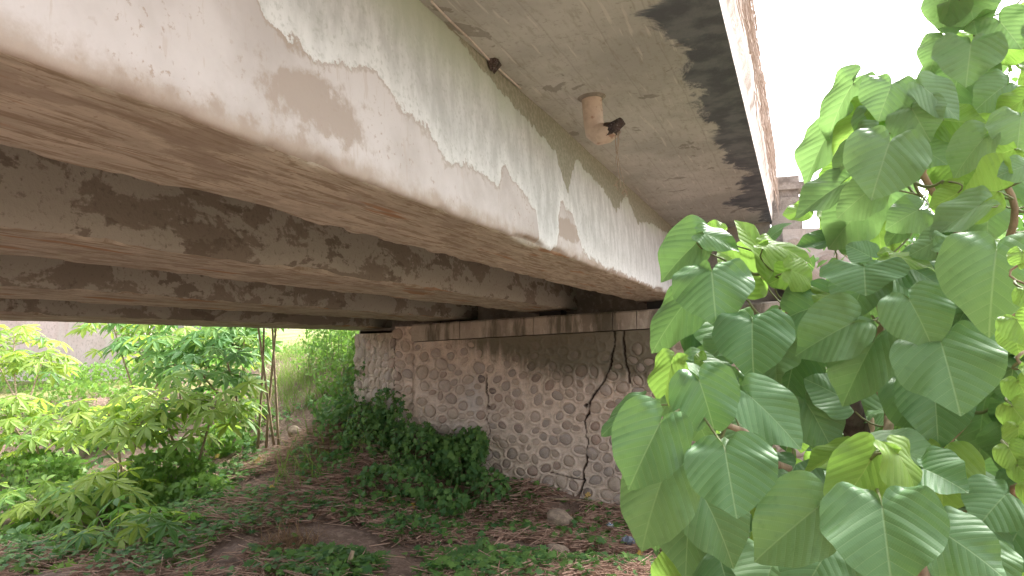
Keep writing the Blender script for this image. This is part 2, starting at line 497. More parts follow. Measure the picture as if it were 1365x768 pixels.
# dry creeper hanging down the outer face of the parapet
parts = []
for k in range(700):
    y = rng.uniform(.8, 9.2); z1 = rng.uniform(1.85, 2.42); L = rng.uniform(.1, .5)
    xb = -.10 - .05 * (2.3 - z1) + rng.normal(.008, .014)
    pts = [np.array([xb + rng.normal(0, .006) + .02 * t, y + .1 * rng.normal() * t, z1 - L * t]) for t in np.linspace(0, 1, 4)]
    pts = [MB @ np.array([max(p[0], -.135 - .03 * (2.2 - p[2])), p[1], max(p[2], 1.43)]) for p in pts]
    parts.append(tube(pts, [.003, .003, .0025, .001], 3, cap=False))
V, Fc = merge(parts)
M = Mat('dry_creeper', .95, .1); M.color(M.mix(M.noise(M.obj(), 9, 3), (.46, .37, .31), (.30, .23, .19))); m_creep = M.m
o = link('dry_creeper', mesh('dry_creeper', V, Fc, [m_creep])); tag(o, 'tangle of dry brown creeper hanging on the parapet outer face', 'creeper', kind='stuff')

# ------------------------------------------------------------------ ground
ctrl = []
for px_, py_, Y in [(850, 768, 6.0), (600, 768, 5.6), (400, 768, 5.3), (240, 768, 5.0), (790, 668, 8.4), (650, 642, 8.4), (545, 590, 8.4), (900, 690, 8.4), (350, 602, 8.6), (240, 640, 8.0), (300, 650, 7.6), (430, 530, 10), (395, 585, 9.0),
                    (450, 480, 11.3), (400, 460, 14), (200, 540, 11), (80, 520, 14), (515, 520, 9.4), (520, 470, 10.2), (460, 640, 7.6), (100, 700, 6.5), (0, 640, 8)]:
    ctrl.append(atY(px_, py_, Y))
ctrl += [np.array(p, float) for p in [(0, 0, -1.62), (-3, 2.5, -1.85), (-6, 1, -1.9), (-3, -3, -1.6), (1.6, 2.5, -1.55), (3.5, 4, -1.1), (1.5, 7, -1.45), (3.5, 9, -.2), (1.2, 9.2, -.4), (-.5, 8.4, -1.7), (6, 6, -.3), (6, 0, -1.2), (8, 12, 1.2),
        (-3, 10.6, 1.0), (-.3, 10.6, 1.05), (-5.8, 11.4, .8), (-3, 14, 1.35), (-6.2, 14, 1.0), (1.0, 13, 1.2), (-3, 25, 1.4), (-9, 20, .6), (-15, 4, -1.8), (-14, 9, -1.3), (-25, 10, -1.2), (-25, 22, -.3), (-10, -6, -1.9), (10, -8, -1.0), (20, 10, 1.5), (20, 25, 2.5),
        (-3, 40, 1.4), (-40, 40, 1), (40, 40, 4), (-40, -20, -1.5), (40, -20, 0)]]
ctrl = np.array(ctrl)
D_ = np.linalg.norm(ctrl[:, None, :2] - ctrl[None, :, :2], axis=-1)
KW = np.linalg.solve(D_ + 1e-3 * np.eye(len(ctrl)), ctrl[:, 2] + 1.0)


def hgt(x, y):
    x = np.asarray(x, float); y = np.asarray(y, float)
    sh = x.shape; q = np.stack([x.ravel(), y.ravel()], -1)
    z = np.zeros(len(q))
    for a in range(0, len(q), 20000):
        z[a:a + 20000] = np.linalg.norm(q[a:a + 20000, None] - ctrl[None, :, :2], axis=-1) @ KW - 1.0
    z = z + .10 * fb2(q[:, 0] * .8, q[:, 1] * .8, 3, 31) + .05 * fb2(q[:, 0] * 4, q[:, 1] * 4, 4, 33)
    return z.reshape(sh)


def onground(px_, py_, tmin=3.0, tmax=25.0):
    d = ray((px_, py_)); d = d / d[1]
    ts = np.linspace(tmin, tmax, 260); P = ts[:, None] * d
    dz = P[:, 2] - hgt(P[:, 0], P[:, 1])
    i = np.argmax(dz < 0) if (dz < 0).any() else len(ts) - 1
    p = P[i]; return np.array([p[0], p[1], float(hgt(p[0], p[1]))])


def axis(a, b, st, far):
    mid = np.arange(a, b, st); out = []
    s = st; p = mid[-1]
    while p < far: s *= 1.25; p += s; out.append(p)
    inn = []; s = st; p = mid[0]
    while p > -far: s *= 1.25; p -= s; inn.append(p)
    return np.concatenate([inn[::-1], mid, out])


gx, gy = axis(-13, 4, .075, 900), axis(1.5, 14, .075, 900)
GX, GY = np.meshgrid(gx, gy, indexing='ij')
cX, cY = np.clip(GX, -45, 45), np.clip(GY, -25, 45)
GZ = hgt(cX, cY)
V = np.stack([GX, GY, GZ], -1).reshape(-1, 3)
M = Mat('red_brown_soil', .95, .15); o = M.obj()
n1 = M.noise(o, 1.3, 6, .6); n2 = M.noise(o, 14, 6, .65); n3 = M.noise(o, 60, 4, .65)
c = M.mix(M.ramp(n1, .38, .62), (.27, .185, .145), (.20, .14, .11))
c = M.mix(M.ramp(n2, .46, .66), c, (.36, .26, .205)); c = M.mix(M.ramp(n3, .55, .7, 0, .7), c, (.09, .06, .045))
far = M.ramp(M.noise(o, .5, 4, .6), .35, .6); sep = M.n('ShaderNodeSeparateXYZ'); M.l(o, sep.inputs[0])
dist = M.ramp(M.math('ADD', sep.outputs[1], M.math('MULTIPLY', far, 3)), 12.5, 15.5)
c = M.mix(dist, c, M.mix(far, (.13, .19, .05), (.30, .27, .12)))
M.bump(M.math('ADD', n2, n3), .9, .03); m_soil = M.color(c)
gr = link('ground', mesh('ground', V, grid_faces(len(gx), len(gy)), [m_soil], True)); gr['kind'] = 'structure'

# ------------------------------------------------------------------ abutment
m_mort_M = Mat('stained_mortar', .93, .15); M = m_mort_M; o = M.obj()
n1 = M.noise(o, 1.1, 5, .6); n2 = M.noise(o, 13, 6, .65); n3 = M.noise(o, 75, 4, .6); nst = M.noise(M.mapping(o, (4, 4, .35)), 3, 5, .6)
c = M.mix(M.ramp(n1, .36, .64), (.68, .57, .48), (.60, .51, .445))
c = M.mix(M.ramp(n2, .46, .68, 0, .7), c, (.40, .32, .26)); c = M.mix(M.ramp(n3, .55, .7, 0, .5), c, (.27, .22, .18))
mo = M.math('ADD', M.attr('moss'), M.math('MULTIPLY', M.math('SUBTRACT', nst, .5), 1.0))
c = M.mix(M.ramp(mo, .25, .8, 0, .85), c, (.10, .098, .062))
wh = M.math('ADD', M.attr('wash'), M.math('MULTIPLY', M.math('SUBTRACT', nst, .5), .9))
c = M.mix(M.ramp(wh, .35, .8, 0, .6), c, (.56, .53, .52))
c = M.mix(M.attr('crack'), c, (.05, .035, .03))
M.bump(M.math('ADD', n2, n3), .6, .012); m_mort = M.color(c)
M = Mat('river_stone', .8, .3); o = M.obj(); r = M.rnd()
n1 = M.noise(o, 1.3, 5, .6); n2 = M.noise(o, 7, 5, .6)
cr = M.n('ShaderNodeValToRGB'); M.l(r, cr.inputs[0])
els = cr.color_ramp.elements; els[0].position = 0; els[0].color = (.42, .34, .28, 1); els[1].position = 1; els[1].color = (.15, .13, .125, 1)
for p, q in ((.3, (.52, .43, .36, 1)), (.55, (.46, .39, .35, 1)), (.75, (.36, .315, .29, 1)), (.9, (.40, .29, .24, 1))):
    e = els.new(p); e.color = q
c = M.mix(M.ramp(n1, .4, .65, 0, .6), cr.outputs[0], (.38, .32, .26)); c = M.mix(M.ramp(n2, .5, .7, 0, .6), c, (.56, .47, .40))
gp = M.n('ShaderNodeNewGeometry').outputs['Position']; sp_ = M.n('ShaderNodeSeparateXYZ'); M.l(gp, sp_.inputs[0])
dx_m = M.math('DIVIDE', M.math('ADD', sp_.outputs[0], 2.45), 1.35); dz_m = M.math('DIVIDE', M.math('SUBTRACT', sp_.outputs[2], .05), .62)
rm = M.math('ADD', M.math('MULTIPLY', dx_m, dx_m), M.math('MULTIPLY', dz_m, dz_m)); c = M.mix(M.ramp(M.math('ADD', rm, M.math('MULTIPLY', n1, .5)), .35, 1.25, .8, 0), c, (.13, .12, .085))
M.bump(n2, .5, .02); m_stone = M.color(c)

YW = 8.4
# stone meshes: flattened irregular domes, x,z in the wall plane, -y proud
stone_meshes = []
for s in range(12):
    na = 11; r_ = np.random.default_rng(100 + s)
    ph = r_.uniform(0, 6.28, 3); V = [(0, -.42 + r_.uniform(-.05, .05), 0)]; Fc = []
    rings = [(.55, -.36), (.88, -.16), (1.0, .25)]
    for rr, yy in rings:
        for k in range(na):
            a = 2 * math.pi * k / na
            q = rr * (1 + .10 * math.sin(2 * a + ph[0]) + .07 * math.sin(3 * a + ph[1]) + r_.uniform(-.04, .04))
            V.append((q * math.cos(a), yy + r_.uniform(-.05, .05), q * math.sin(a)))
    for k in range(na): Fc.append([0, 1 + k, 1 + (k + 1) % na])
    for j in range(2):
        for k in range(na):
            a = 1 + j * na + k; b = 1 + j * na + (k + 1) % na; Fc.append([a, a + na, b + na, b])
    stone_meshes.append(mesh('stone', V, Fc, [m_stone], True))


def seg_d(u, z, poly):
    d = 9.
    for a, b in zip(poly[:-1], poly[1:]):
        a, b, p = np.array(a), np.array(b), np.array([u, z]); ab = b - a; t = min(1, max(0, (p - a) @ ab / (ab @ ab))); d = min(d, float(np.linalg.norm(p - a - t * ab)))
    return d


def wall(parent, org, ud, ulen, ztop, zbot, spacing, seed, moss, wash, plaster, cracks=(), holes=(), res=.011, nstone=300, name='mortar_face', batter=0.0):
    """masonry face: mortar sheet with raised pointing round every stone, stones bedded in it"""
    r_ = np.random.default_rng(seed)
    ud = np.array([ud[0], ud[1], 0.]); nd = np.array([ud[1], -ud[0], 0.])      # outward normal
    nu = int(ulen / res); us = np.linspace(0, ulen, nu); zmx = max(ztop(0), ztop(ulen)); nv = int((zmx - zbot) / res); ts = np.linspace(0, 1, nv)
    U = np.repeat(us[:, None], nv, 1); T = ztop(U); Zg = zbot + (T - zbot) * ts[None, :]
    # stones by dart throwing
    S = []
    tries = 0
    while tries < 14000 and len(S) < 900:
        tries += 1
        u = r_.uniform(.02, ulen - .02); z = r_.uniform(zbot, zmx)
        if z > ztop(u) - .06: continue
        a = spacing * r_.uniform(.34, .56); b = a * r_.uniform(.62, 1.0); rot = r_.normal(0, .6)
        if any(seg_d(u, z, poly) < .55 * a + .02 for poly, _ in cracks): continue
        if all((u - s[0]) ** 2 + (z - s[1]) ** 2 > (.80 * (math.sqrt(a * b) + math.sqrt(s[2] * s[3])) + .022) ** 2 for s in S):
            S.append((u, z, a, b, rot))
    Hh = .010 * fb2(U * 3 + seed, Zg * 3, 4, seed) + .004 * fb2(U * 22, Zg * 22, 3, seed + 3)
    pl = plaster(U, Zg)
    ring = np.zeros_like(Hh)
    for (u, z, a, b, rot) in S:
        iu = np.where(np.abs(us - u) < a * 1.7)[0]
        if len(iu) == 0: continue
        sl_ = slice(iu[0], iu[-1] + 1); du = U[sl_] - u; dz = Zg[sl_] - z
        p = (du * math.cos(rot) + dz * math.sin(rot)) / a; q = (-du * math.sin(rot) + dz * math.cos(rot)) / b
        e = (np.sqrt(p * p + q * q) - 1.12) * math.sqrt(a * b)
        ring[sl_] = np.maximum(ring[sl_], np.exp(-(e / .013) ** 2) * (1 - .8 * pl[sl_])); 
        Hh[sl_] -= .014 * np.clip(-e / .02, 0, 1) * (1 - .8 * pl[sl_])
    Hh += .021 * ring
    ck = np.zeros_like(Hh)
    for poly, wdt in cracks:
        poly = np.array(poly); dm = np.full(U.shape, 9.)
        wu = .05 * fb2(U * 5, Zg * 9, 5, 77)
        for a, b in zip(poly[:-1], poly[1:]):
            ab = b - a; t = np.clip(((U + wu - a[0]) * ab[0] + (Zg - a[1]) * ab[1]) / (ab @ ab), 0, 1)
            dm = np.minimum(dm, np.hypot(U + wu - a[0] - t * ab[0], Zg - a[1] - t * ab[1]))
        k = np.clip(1.35 - dm / (wdt * (.85 + .9 * fb2(U * 6, Zg * 6, 3, 78))), 0, 1); ck = np.maximum(ck, k); Hh -= .05 * k
    for (hu, hz) in holes:
        k = (np.hypot(U - hu, Zg - hz) < .024); Hh -= .12 * k; ck = np.maximum(ck, k * 1.0)
    V = np.array(org)[None, None] + U[..., None] * ud + Hh[..., None] * nd; V[..., 2] = Zg
    V = V + (batter * (T - Zg))[..., None] * nd
    m = mesh(name, V.reshape(-1, 3), grid_faces(nu, nv), [m_mort], True, {'moss': moss(U, Zg).ravel(), 'wash': wash(U, Zg).ravel(), 'crack': ck.ravel()})
    link(name, m, parent)
    ang = math.atan2(ud[1], ud[0])
    S.sort(key=lambda s: (s[0] > 3.7) + 2 * (s[1] < -1.95))
    rest = []
    for si, (u, z, a, b, rot) in enumerate(S):
        pf = float(plaster(np.array(u), np.array(z)))
        dep = r_.uniform(-.004, .012) - .030 * pf
        if pf > .6 and r_.uniform() < .6: continue
        p = np.array(org) + ud * u + nd * (dep + batter * (ztop(u) - z)); p[2] = z
        mw = Matrix.Translation(Vector(p)) @ Matrix.Rotation(ang, 4, 'Z') @ Matrix.Rotation(-rot, 4, 'Y') @ Matrix.Diagonal((a, min(a, b) * .75, b, 1))
        ms = stone_meshes[r_.integers(12)]
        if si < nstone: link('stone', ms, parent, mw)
        else:
            rest.append(([np.array(mw @ v.co) for v in ms.vertices], [list(p_.vertices) for p_ in ms.polygons]))
    if rest:
        V, Fc = merge(rest); link('small_stones', mesh('small_stones', V, Fc, [m_stone], True), parent)['kind'] = 'stuff'
    return S


def ztj(x): return .04 + (x + 4.54) * .042        # joint under the capping, level in the deck's crossfall
def ztc(x): return .26 + (x + 4.54) * .042


abut = empty('stone_abutment', (-2.5, 8.8, -1.9), 'tall stone masonry abutment with a long vertical crack under the girders', 'abutment')
ab_inv = Matrix.Translation(Vector((2.5, -8.8, 1.9)))
face = link('front_face', None, abut); face.matrix_local = ab_inv
X0 = -4.82


def wpt(p): q = atY(p[0], p[1], YW); return (q[0] - X0, q[2])


cr1 = [wpt(p) for p in [(817, 436), (819, 470), (806, 505), (788, 535), (780, 560), (782, 600), (780, 640), (768, 668)]]
cr2 = [wpt(p) for p in [(832, 436), (832, 470), (836, 510)]]
cr3 = [wpt(p) for p in [(735, 630), (765, 638), (780, 640)]]
cr4 = [wpt(p) for p in [(649, 500), (650, 545), (651, 580)]]


def moss(U, Z):
    def g(p, ru, rz):
        u0, z0 = wpt(p); return np.exp(-((U - u0) / ru) ** 2 - ((Z - z0) / rz) ** 2)
    return np.clip(1.15 * g((760, 455), .95, .40) + .55 * g((860, 470), .5, .5) + .45 * g((640, 450), .7, .22) + .25 * g((740, 520), .5, .35) + .35 * g((530, 500), .15, .5), 0, 1.2)


def wash(U, Z):
    def g(p, ru, rz):
        u0, z0 = wpt(p); return np.exp(-((U - u0) / ru) ** 2 - ((Z - z0) / rz) ** 2)
    return np.clip(.75 * g((628, 530), .22, .4) + .4 * g((570, 480), .3, .4) + .5 * g((560, 440), .3, .2) + .3 * g((880, 500), .4, .4), 0, 1)


def plas(U, Z):
    x = U + X0; d = ztj(x) - Z
    k = np.clip(1.15 - d / .55, 0, 1) * np.clip((x + 4.2) / .8, .25, 1)
    k2 = .55 * np.exp(-((x + 2.9) / .75) ** 2 - ((Z + .75) / .6) ** 2)
    return np.clip(np.maximum(k, k2), 0, 1)


wall(face, (X0, YW, 0), (1, 0), 4.67, lambda u: np.where(np.asarray(u) + X0 < -4.565, .235, ztj(u + X0) - .004), -2.2, .158, 5, moss, wash, plas, [(cr1, .014), (cr2, .011), (cr3, .006), (cr4, .006)], [wpt((651, 543)), wpt((781, 541))])
# capping course: blocks with open joints
def cap_stain(M, o, c):
    st = M.noise(M.mapping(o, (2.2, 2, .25)), 1.6, 6, .65)
    return M.mix(M.ramp(st, .48, .6, 0, .8), c, (.085, .08, .055))


m_cap = concrete('capping_concrete', (.44, .39, .33), (.24, .21, .17), (.56, .50, .44), (1, 1, .4), 1.6, .6, cap_stain)
jx = [atY(p, 430, YW)[0] for p in (549, 613, 712, 817, 849)] + [-.62, -.14]
for a, b in zip(jx[:-1], jx[1:]):
    n = 14; us = np.linspace(a + .004, b - .004, n); rows = []
    dy = rng.uniform(-.008, .008)
    for x in us:
        zt, zb = ztc(x) + .006 * fb2(np.array(x * 5), np.array(.3), 3, 8), ztj(x) + .006
        rows.append([(x, YW + .5, zb), (x, YW - .022 + dy, zb), (x, YW - .025 + dy + .004 * math.sin(9 * x), (zt + zb) / 2), (x, YW - .015 + dy, zt - .02), (x, YW + .004 + dy, zt), (x, YW + .5, zt)])
    V = np.array(rows).reshape(-1, 3); Fc = grid_faces(n, 6).tolist() + [[0, 1, 2, 3, 4, 5], [(n - 1) * 6 + k for k in range(6)][::-1]]
    link('capping_block', mesh('capping_block', V, Fc, [m_cap]), face)
# body behind the facing
V, Fc = box(-4.75, -.2, YW + .14, 9.9, -2.3, -.02); link('core', mesh('core', V, Fc, [m_conc]), face)
V, Fc = box(-5.76, -4.83, 9.06, 10.2, -2.3, .20); link('core', mesh('core', V, Fc, [m_conc]), face)
V, Fc = box(-5.7, -.16, 9.33, 9.85, -.5, .98); link('backwall', mesh('backwall', V, Fc, [m_conc]), face)
# flared wing on the far side
wl = link('wing_wall', None, abut); wl.matrix_local = ab_inv
wd_ = unit(np.array([-4.82 + 5.8, 8.4 - 9.0, 0]))
zro = lambda U, Z: np.zeros_like(U)
wall(wl, (-5.8, 9.0, 0), (wd_[0], wd_[1]), math.hypot(.98, .6), lambda u: .16 + 0 * u, -2.0, .19, 11, lambda U, Z: .5 + 0 * U, zro, zro, nstone=110)
# flared wing on the near side, up to road level
wr = link('wing_wall', None, abut); wr.matrix_local = ab_inv
wall(wr, (-.145, 8.392, 0), (.97, .2425), 2.2, lambda u: 1.2 + .02 * u, -2.0, .24, 12, lambda U, Z: .1 + 0 * U, lambda U, Z: .55 + .4 * (Z > .3), lambda U, Z: .7 * np.clip((Z - .5) * 3, 0, 1), nstone=110, res=.014)
V = np.array([(-.14, 8.41, -2), (1.98, 8.94, -2), (1.98, 9.6, -2), (-.14, 9.6, -2), (-.14, 8.41, 1.19), (1.98, 8.94, 1.23), (1.98, 9.6, 1.23), (-.14, 9.6, 1.19)])
link('core', mesh('core', V, [[0, 3, 2, 1], [4, 5, 6, 7], [1, 2, 6, 5], [2, 3, 7, 6], [3, 0, 4, 7]], [m_conc]), wr)

# parapet end post on the wing
m_post = concrete('pale_post_concrete', (.40, .36, .33), (.24, .21, .19), (.5, .46, .43), patch=5, bump=.6)
pb = atY(1049, 300, 9.25)
post = empty('parapet_post', (pb[0], 9.25, 1.18), 'pale concrete parapet end post with a recessed slot on the wing wall', 'post')
def pbox(name, *a):
    V, Fc = box(*a); return link(name, mesh(name, V, Fc, [m_post]), post)
pbox('shaft', -.17, .17, -.1, .25, -.02, .50); pbox('neck', -.14, .14, -.07, .22, .49, .60); pbox('cap', -.19, .21, -.12, .27, .59, .67); pbox('crown', -.15, .15, -.08, .23, .66, .75)

# far plastered wall behind the plants
M = Mat('pink_plaster', .9, .2); o = M.obj(); n1 = M.noise(o, .8, 6, .6); n2 = M.noise(o, 14, 5, .6); n3 = M.noise(M.mapping(o, (3, 3, .3)), 1.2, 5, .6)
c = M.mix(M.ramp(n1, .4, .65), (.70, .60, .58), (.60, .50, .47)); c = M.mix(M.ramp(n2, .48, .68, 0, .6), c, (.38, .31, .28)); c = M.mix(M.ramp(n3, .5, .7, 0, .6), c, (.66, .61, .58))
M.bump(n2, .5, .02); m_pw = M.color(c)
fw = empty('plaster_wall', (-20, 15.2, -1.0), 'rough pinkish plastered wall beyond the cassava plants', 'wall')
n = 60; xs = np.linspace(-14, 3.6, n); zz = np.linspace(-.8, 3.2, 24)
Xg, Zg = np.meshgrid(xs, zz, indexing='ij'); V = np.stack([Xg, -.03 * fb2(Xg * 2, Zg * 2, 4, 51), Zg], -1).reshape(-1, 3)
link('face', mesh('face', V, grid_faces(n, 24), [m_pw]), fw)
V, Fc = box(-14, 3.6, .06, .3, -.8, 3.2); link('core', mesh('core', V, Fc, [m_pw]), fw)
V, Fc = box(-14.05, 3.65, -.06, .36, 3.2, 3.3); link('coping', mesh('coping', V, Fc, [m_post]), fw)

#VEG
# ------------------------------------------------------------------ leaves
def leaf_material(name, c0, c1, vein, trans=.35, rough=.42, veins=True, attr=False, tcol=None, spec=.45):
    M = Mat(name, rough, spec)
    if attr: r = M.attr('rnd')
    else: r = M.rnd()
    c = M.mix(r, c0, c1)
    o = M.obj()
    if veins:
        uv = M.gen('UV'); s = M.n('ShaderNodeSeparateXYZ'); M.l(uv, s.inputs[0])
        x = M.math('ABSOLUTE', s.outputs[0]); y = s.outputs[1]
        ph = M.math('ADD', M.math('SUBTRACT', M.math('MULTIPLY', y, 6.6), M.math('MULTIPLY', x, 4.6)), M.math('MULTIPLY', M.math('MULTIPLY', x, x), -2.2))
        fr = M.math('PINGPONG', ph, .5)                      # 0 on a side vein, .5 between
        side = M.ramp(fr, .0, .055, 1, 0)
        mid = M.ramp(x, .003, .018, 1, 0)
        vn = M.math('MAXIMUM', M.math('MULTIPLY', side, .55), mid)
        ph2 = M.math('PINGPONG', M.math('ADD', M.math('MULTIPLY', y, 22.), M.math('MULTIPLY', x, 30.)), .5)
        fine = M.ramp(ph2, 0, .14, 1, 0)
        c = M.mix(M.math('MULTIPLY', vn, .6), c, vein)
        c = M.mix(M.math('MULTIPLY', fine, .10), c, vein)
        n = M.noise(uv, 5, 4, .6); c = M.mix(M.ramp(n, .5, .75, 0, .35), c, tuple(q * .65 for q in c0))
        spots = M.ramp(M.noise(uv, 26, 2, .5), .72, .76, 0, .5); c = M.mix(spots, c, (.22, .19, .09))
        hgt_ = M.math('ADD', M.math('MULTIPLY', M.math('POWER', M.math('MULTIPLY', fr, 2.0), .6), .8), M.math('MULTIPLY', fine, -.12))
        hgt_ = M.math('SUBTRACT', hgt_, M.math('MULTIPLY', mid, .5))
        hgt_ = M.math('ADD', hgt_, M.math('MULTIPLY', M.noise(uv, 34, 3, .6), .22)); nrm = M.bump(hgt_, .27, .006)
    else:
        n = M.noise(o, 3, 3, .6); c = M.mix(M.ramp(n, .5, .75, 0, .35), c, tuple(q * .6 for q in c0)); nrm = None
    M.color(c)
    tr = M.n('ShaderNodeBsdfTranslucent')
    tc = M.mix(.5, c, tcol or (.24, .44, .07)); M.l(tc, tr.inputs[0])
    if nrm is not None: M.l(nrm, tr.inputs['Normal'])
    mx = M.n('ShaderNodeMixShader'); mx.inputs[0].default_value = trans
    M.l(M.b.outputs[0], mx.inputs[1]); M.l(tr.outputs[0], mx.inputs[2]); M.l(mx.outputs[0], M.out.inputs[0])
    return M.m


m_leaf = leaf_material('broad_leaf', (.088, .205, .072), (.155, .29, .11), (.28, .42, .19), .18, rough=.45)
m_glare_pale = leaf_material('glare_pale_leaf', (.16, .29, .13), (.22, .36, .16), (.34, .46, .26), .38, rough=.4)  # upper plant's leaves; sky glare put into a paler colour
m_young_backlit = leaf_material('young_backlit_leaf', (.20, .36, .06), (.26, .42, .08), (.42, .55, .16), .50)  # young leaves, and backlit ones whose glow is put into the colour
m_cass = leaf_material('cassava_leaf', (.085, .215, .06), (.17, .33, .07), (.3, .4, .15), .45, rough=.55, veins=False)
m_vine = leaf_material('vine_leaf', (.06, .155, .055), (.145, .27, .065), (.3, .4, .15), .30, veins=False, attr=True, rough=.62, spec=.3)
m_bright = leaf_material('bright_vine_leaf', (.12, .26, .05), (.22, .36, .06), (.3, .4, .15), .45, veins=False, attr=True, rough=.5)
m_grass = leaf_material('grass_blade', (.14, .22, .05), (.26, .30, .09), (.3, .4, .15), .35, veins=False, attr=True, rough=.6, spec=.2)
m_yellow = leaf_material('yellow_leaf', (.55, .38, .05), (.60, .42, .16), (.6, .5, .2), .3, veins=False, tcol=(.6, .45, .08))
M = Mat('green_stem', .6, .3); m_stem = M.color(M.mix(M.noise(M.obj(), 8, 3), (.19, .25, .09), (.17, .15, .09)))
M = Mat('grey_brown_bark', .9, .15); n = M.noise(M.mapping(M.obj(), (1, 1, .4)), 30, 5, .6); M.bump(n, .8, .006); m_bark = M.color(M.mix(M.ramp(n, .35, .65), (.42, .33, .23), (.24, .18, .12)))
M = Mat('dark_wet_bark', .9, .15); n = M.noise(M.mapping(M.obj(), (1, 1, .4)), 40, 5, .6); M.bump(n, .9, .008); m_dbark = M.color(M.mix(M.ramp(n, .35, .65), (.10, .085, .07), (.05, .04, .035)))

TAB = np.array([(0, 1.0), (5, .955), (12, .885), (22, .83), (35, .785), (55, .725), (75, .665), (95, .60), (115, .52), (133, .425), (148, .335), (160, .25), (170, .15), (176, .07), (180, .035)])


def heart_leaf(seed, curl, cup, wave, hole=False):
    r_ = np.random.default_rng(seed)
    na, nr = 49, 8
    th = np.radians(np.linspace(-178, 178, na)); R = np.interp(np.abs(np.degrees(th)), TAB[:, 0], TAB[:, 1])
    R = R * (1 + .020 * np.sin(th * 3 + r_.uniform(0, 6)) + .012 * np.sin(th * 11 + r_.uniform(0, 6)))
    if hole:
        R = R * (1 - .33 * np.exp(-((np.degrees(th) - 6) / 9) ** 2))
    asym = r_.normal(0, .04)
    V = [(0, 0, 0)]; uv = [(0, 0)]
    rr = np.linspace(0, 1, nr + 1)[1:]
    ph = r_.uniform(0, 6, 3)
    for q in rr:
        for a, rad in zip(th, R):
            x = math.sin(a) * rad * q * (1 + asym * np.sign(a)); y = math.cos(a) * rad * q
            z = cup * abs(x) * 0.55 - curl * (max(y, 0) ** 2) * .45 - .35 * curl * x * x
            z += wave * .035 * q * q * math.sin(5 * a + ph[0]) + wave * .02 * q ** 3 * math.sin(9 * a + ph[1])
            z -= .10 * curl * max(0, -y)
            V.append((x, y, z)); uv.append((x, y))
    Fc = [[0, 1 + k, 2 + k] for k in range(na - 1)]
    for j in range(nr - 1):
        for k in range(na - 1):
            a = 1 + j * na + k; Fc.append([a, a + na, a + na + 1, a + 1])
    return V, [f[::-1] for f in Fc], uv


leafm = {}
for key, mt in (('n', m_leaf), ('b', m_young_backlit), ('p', m_glare_pale)):
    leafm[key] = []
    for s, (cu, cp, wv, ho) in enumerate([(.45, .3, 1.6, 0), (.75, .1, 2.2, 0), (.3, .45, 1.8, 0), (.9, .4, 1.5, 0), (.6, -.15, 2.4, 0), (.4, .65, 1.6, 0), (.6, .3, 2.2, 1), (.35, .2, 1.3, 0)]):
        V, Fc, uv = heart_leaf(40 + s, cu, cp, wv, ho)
        leafm[key].append(mesh('leaf', V, Fc, [mt], True, uv=uv))

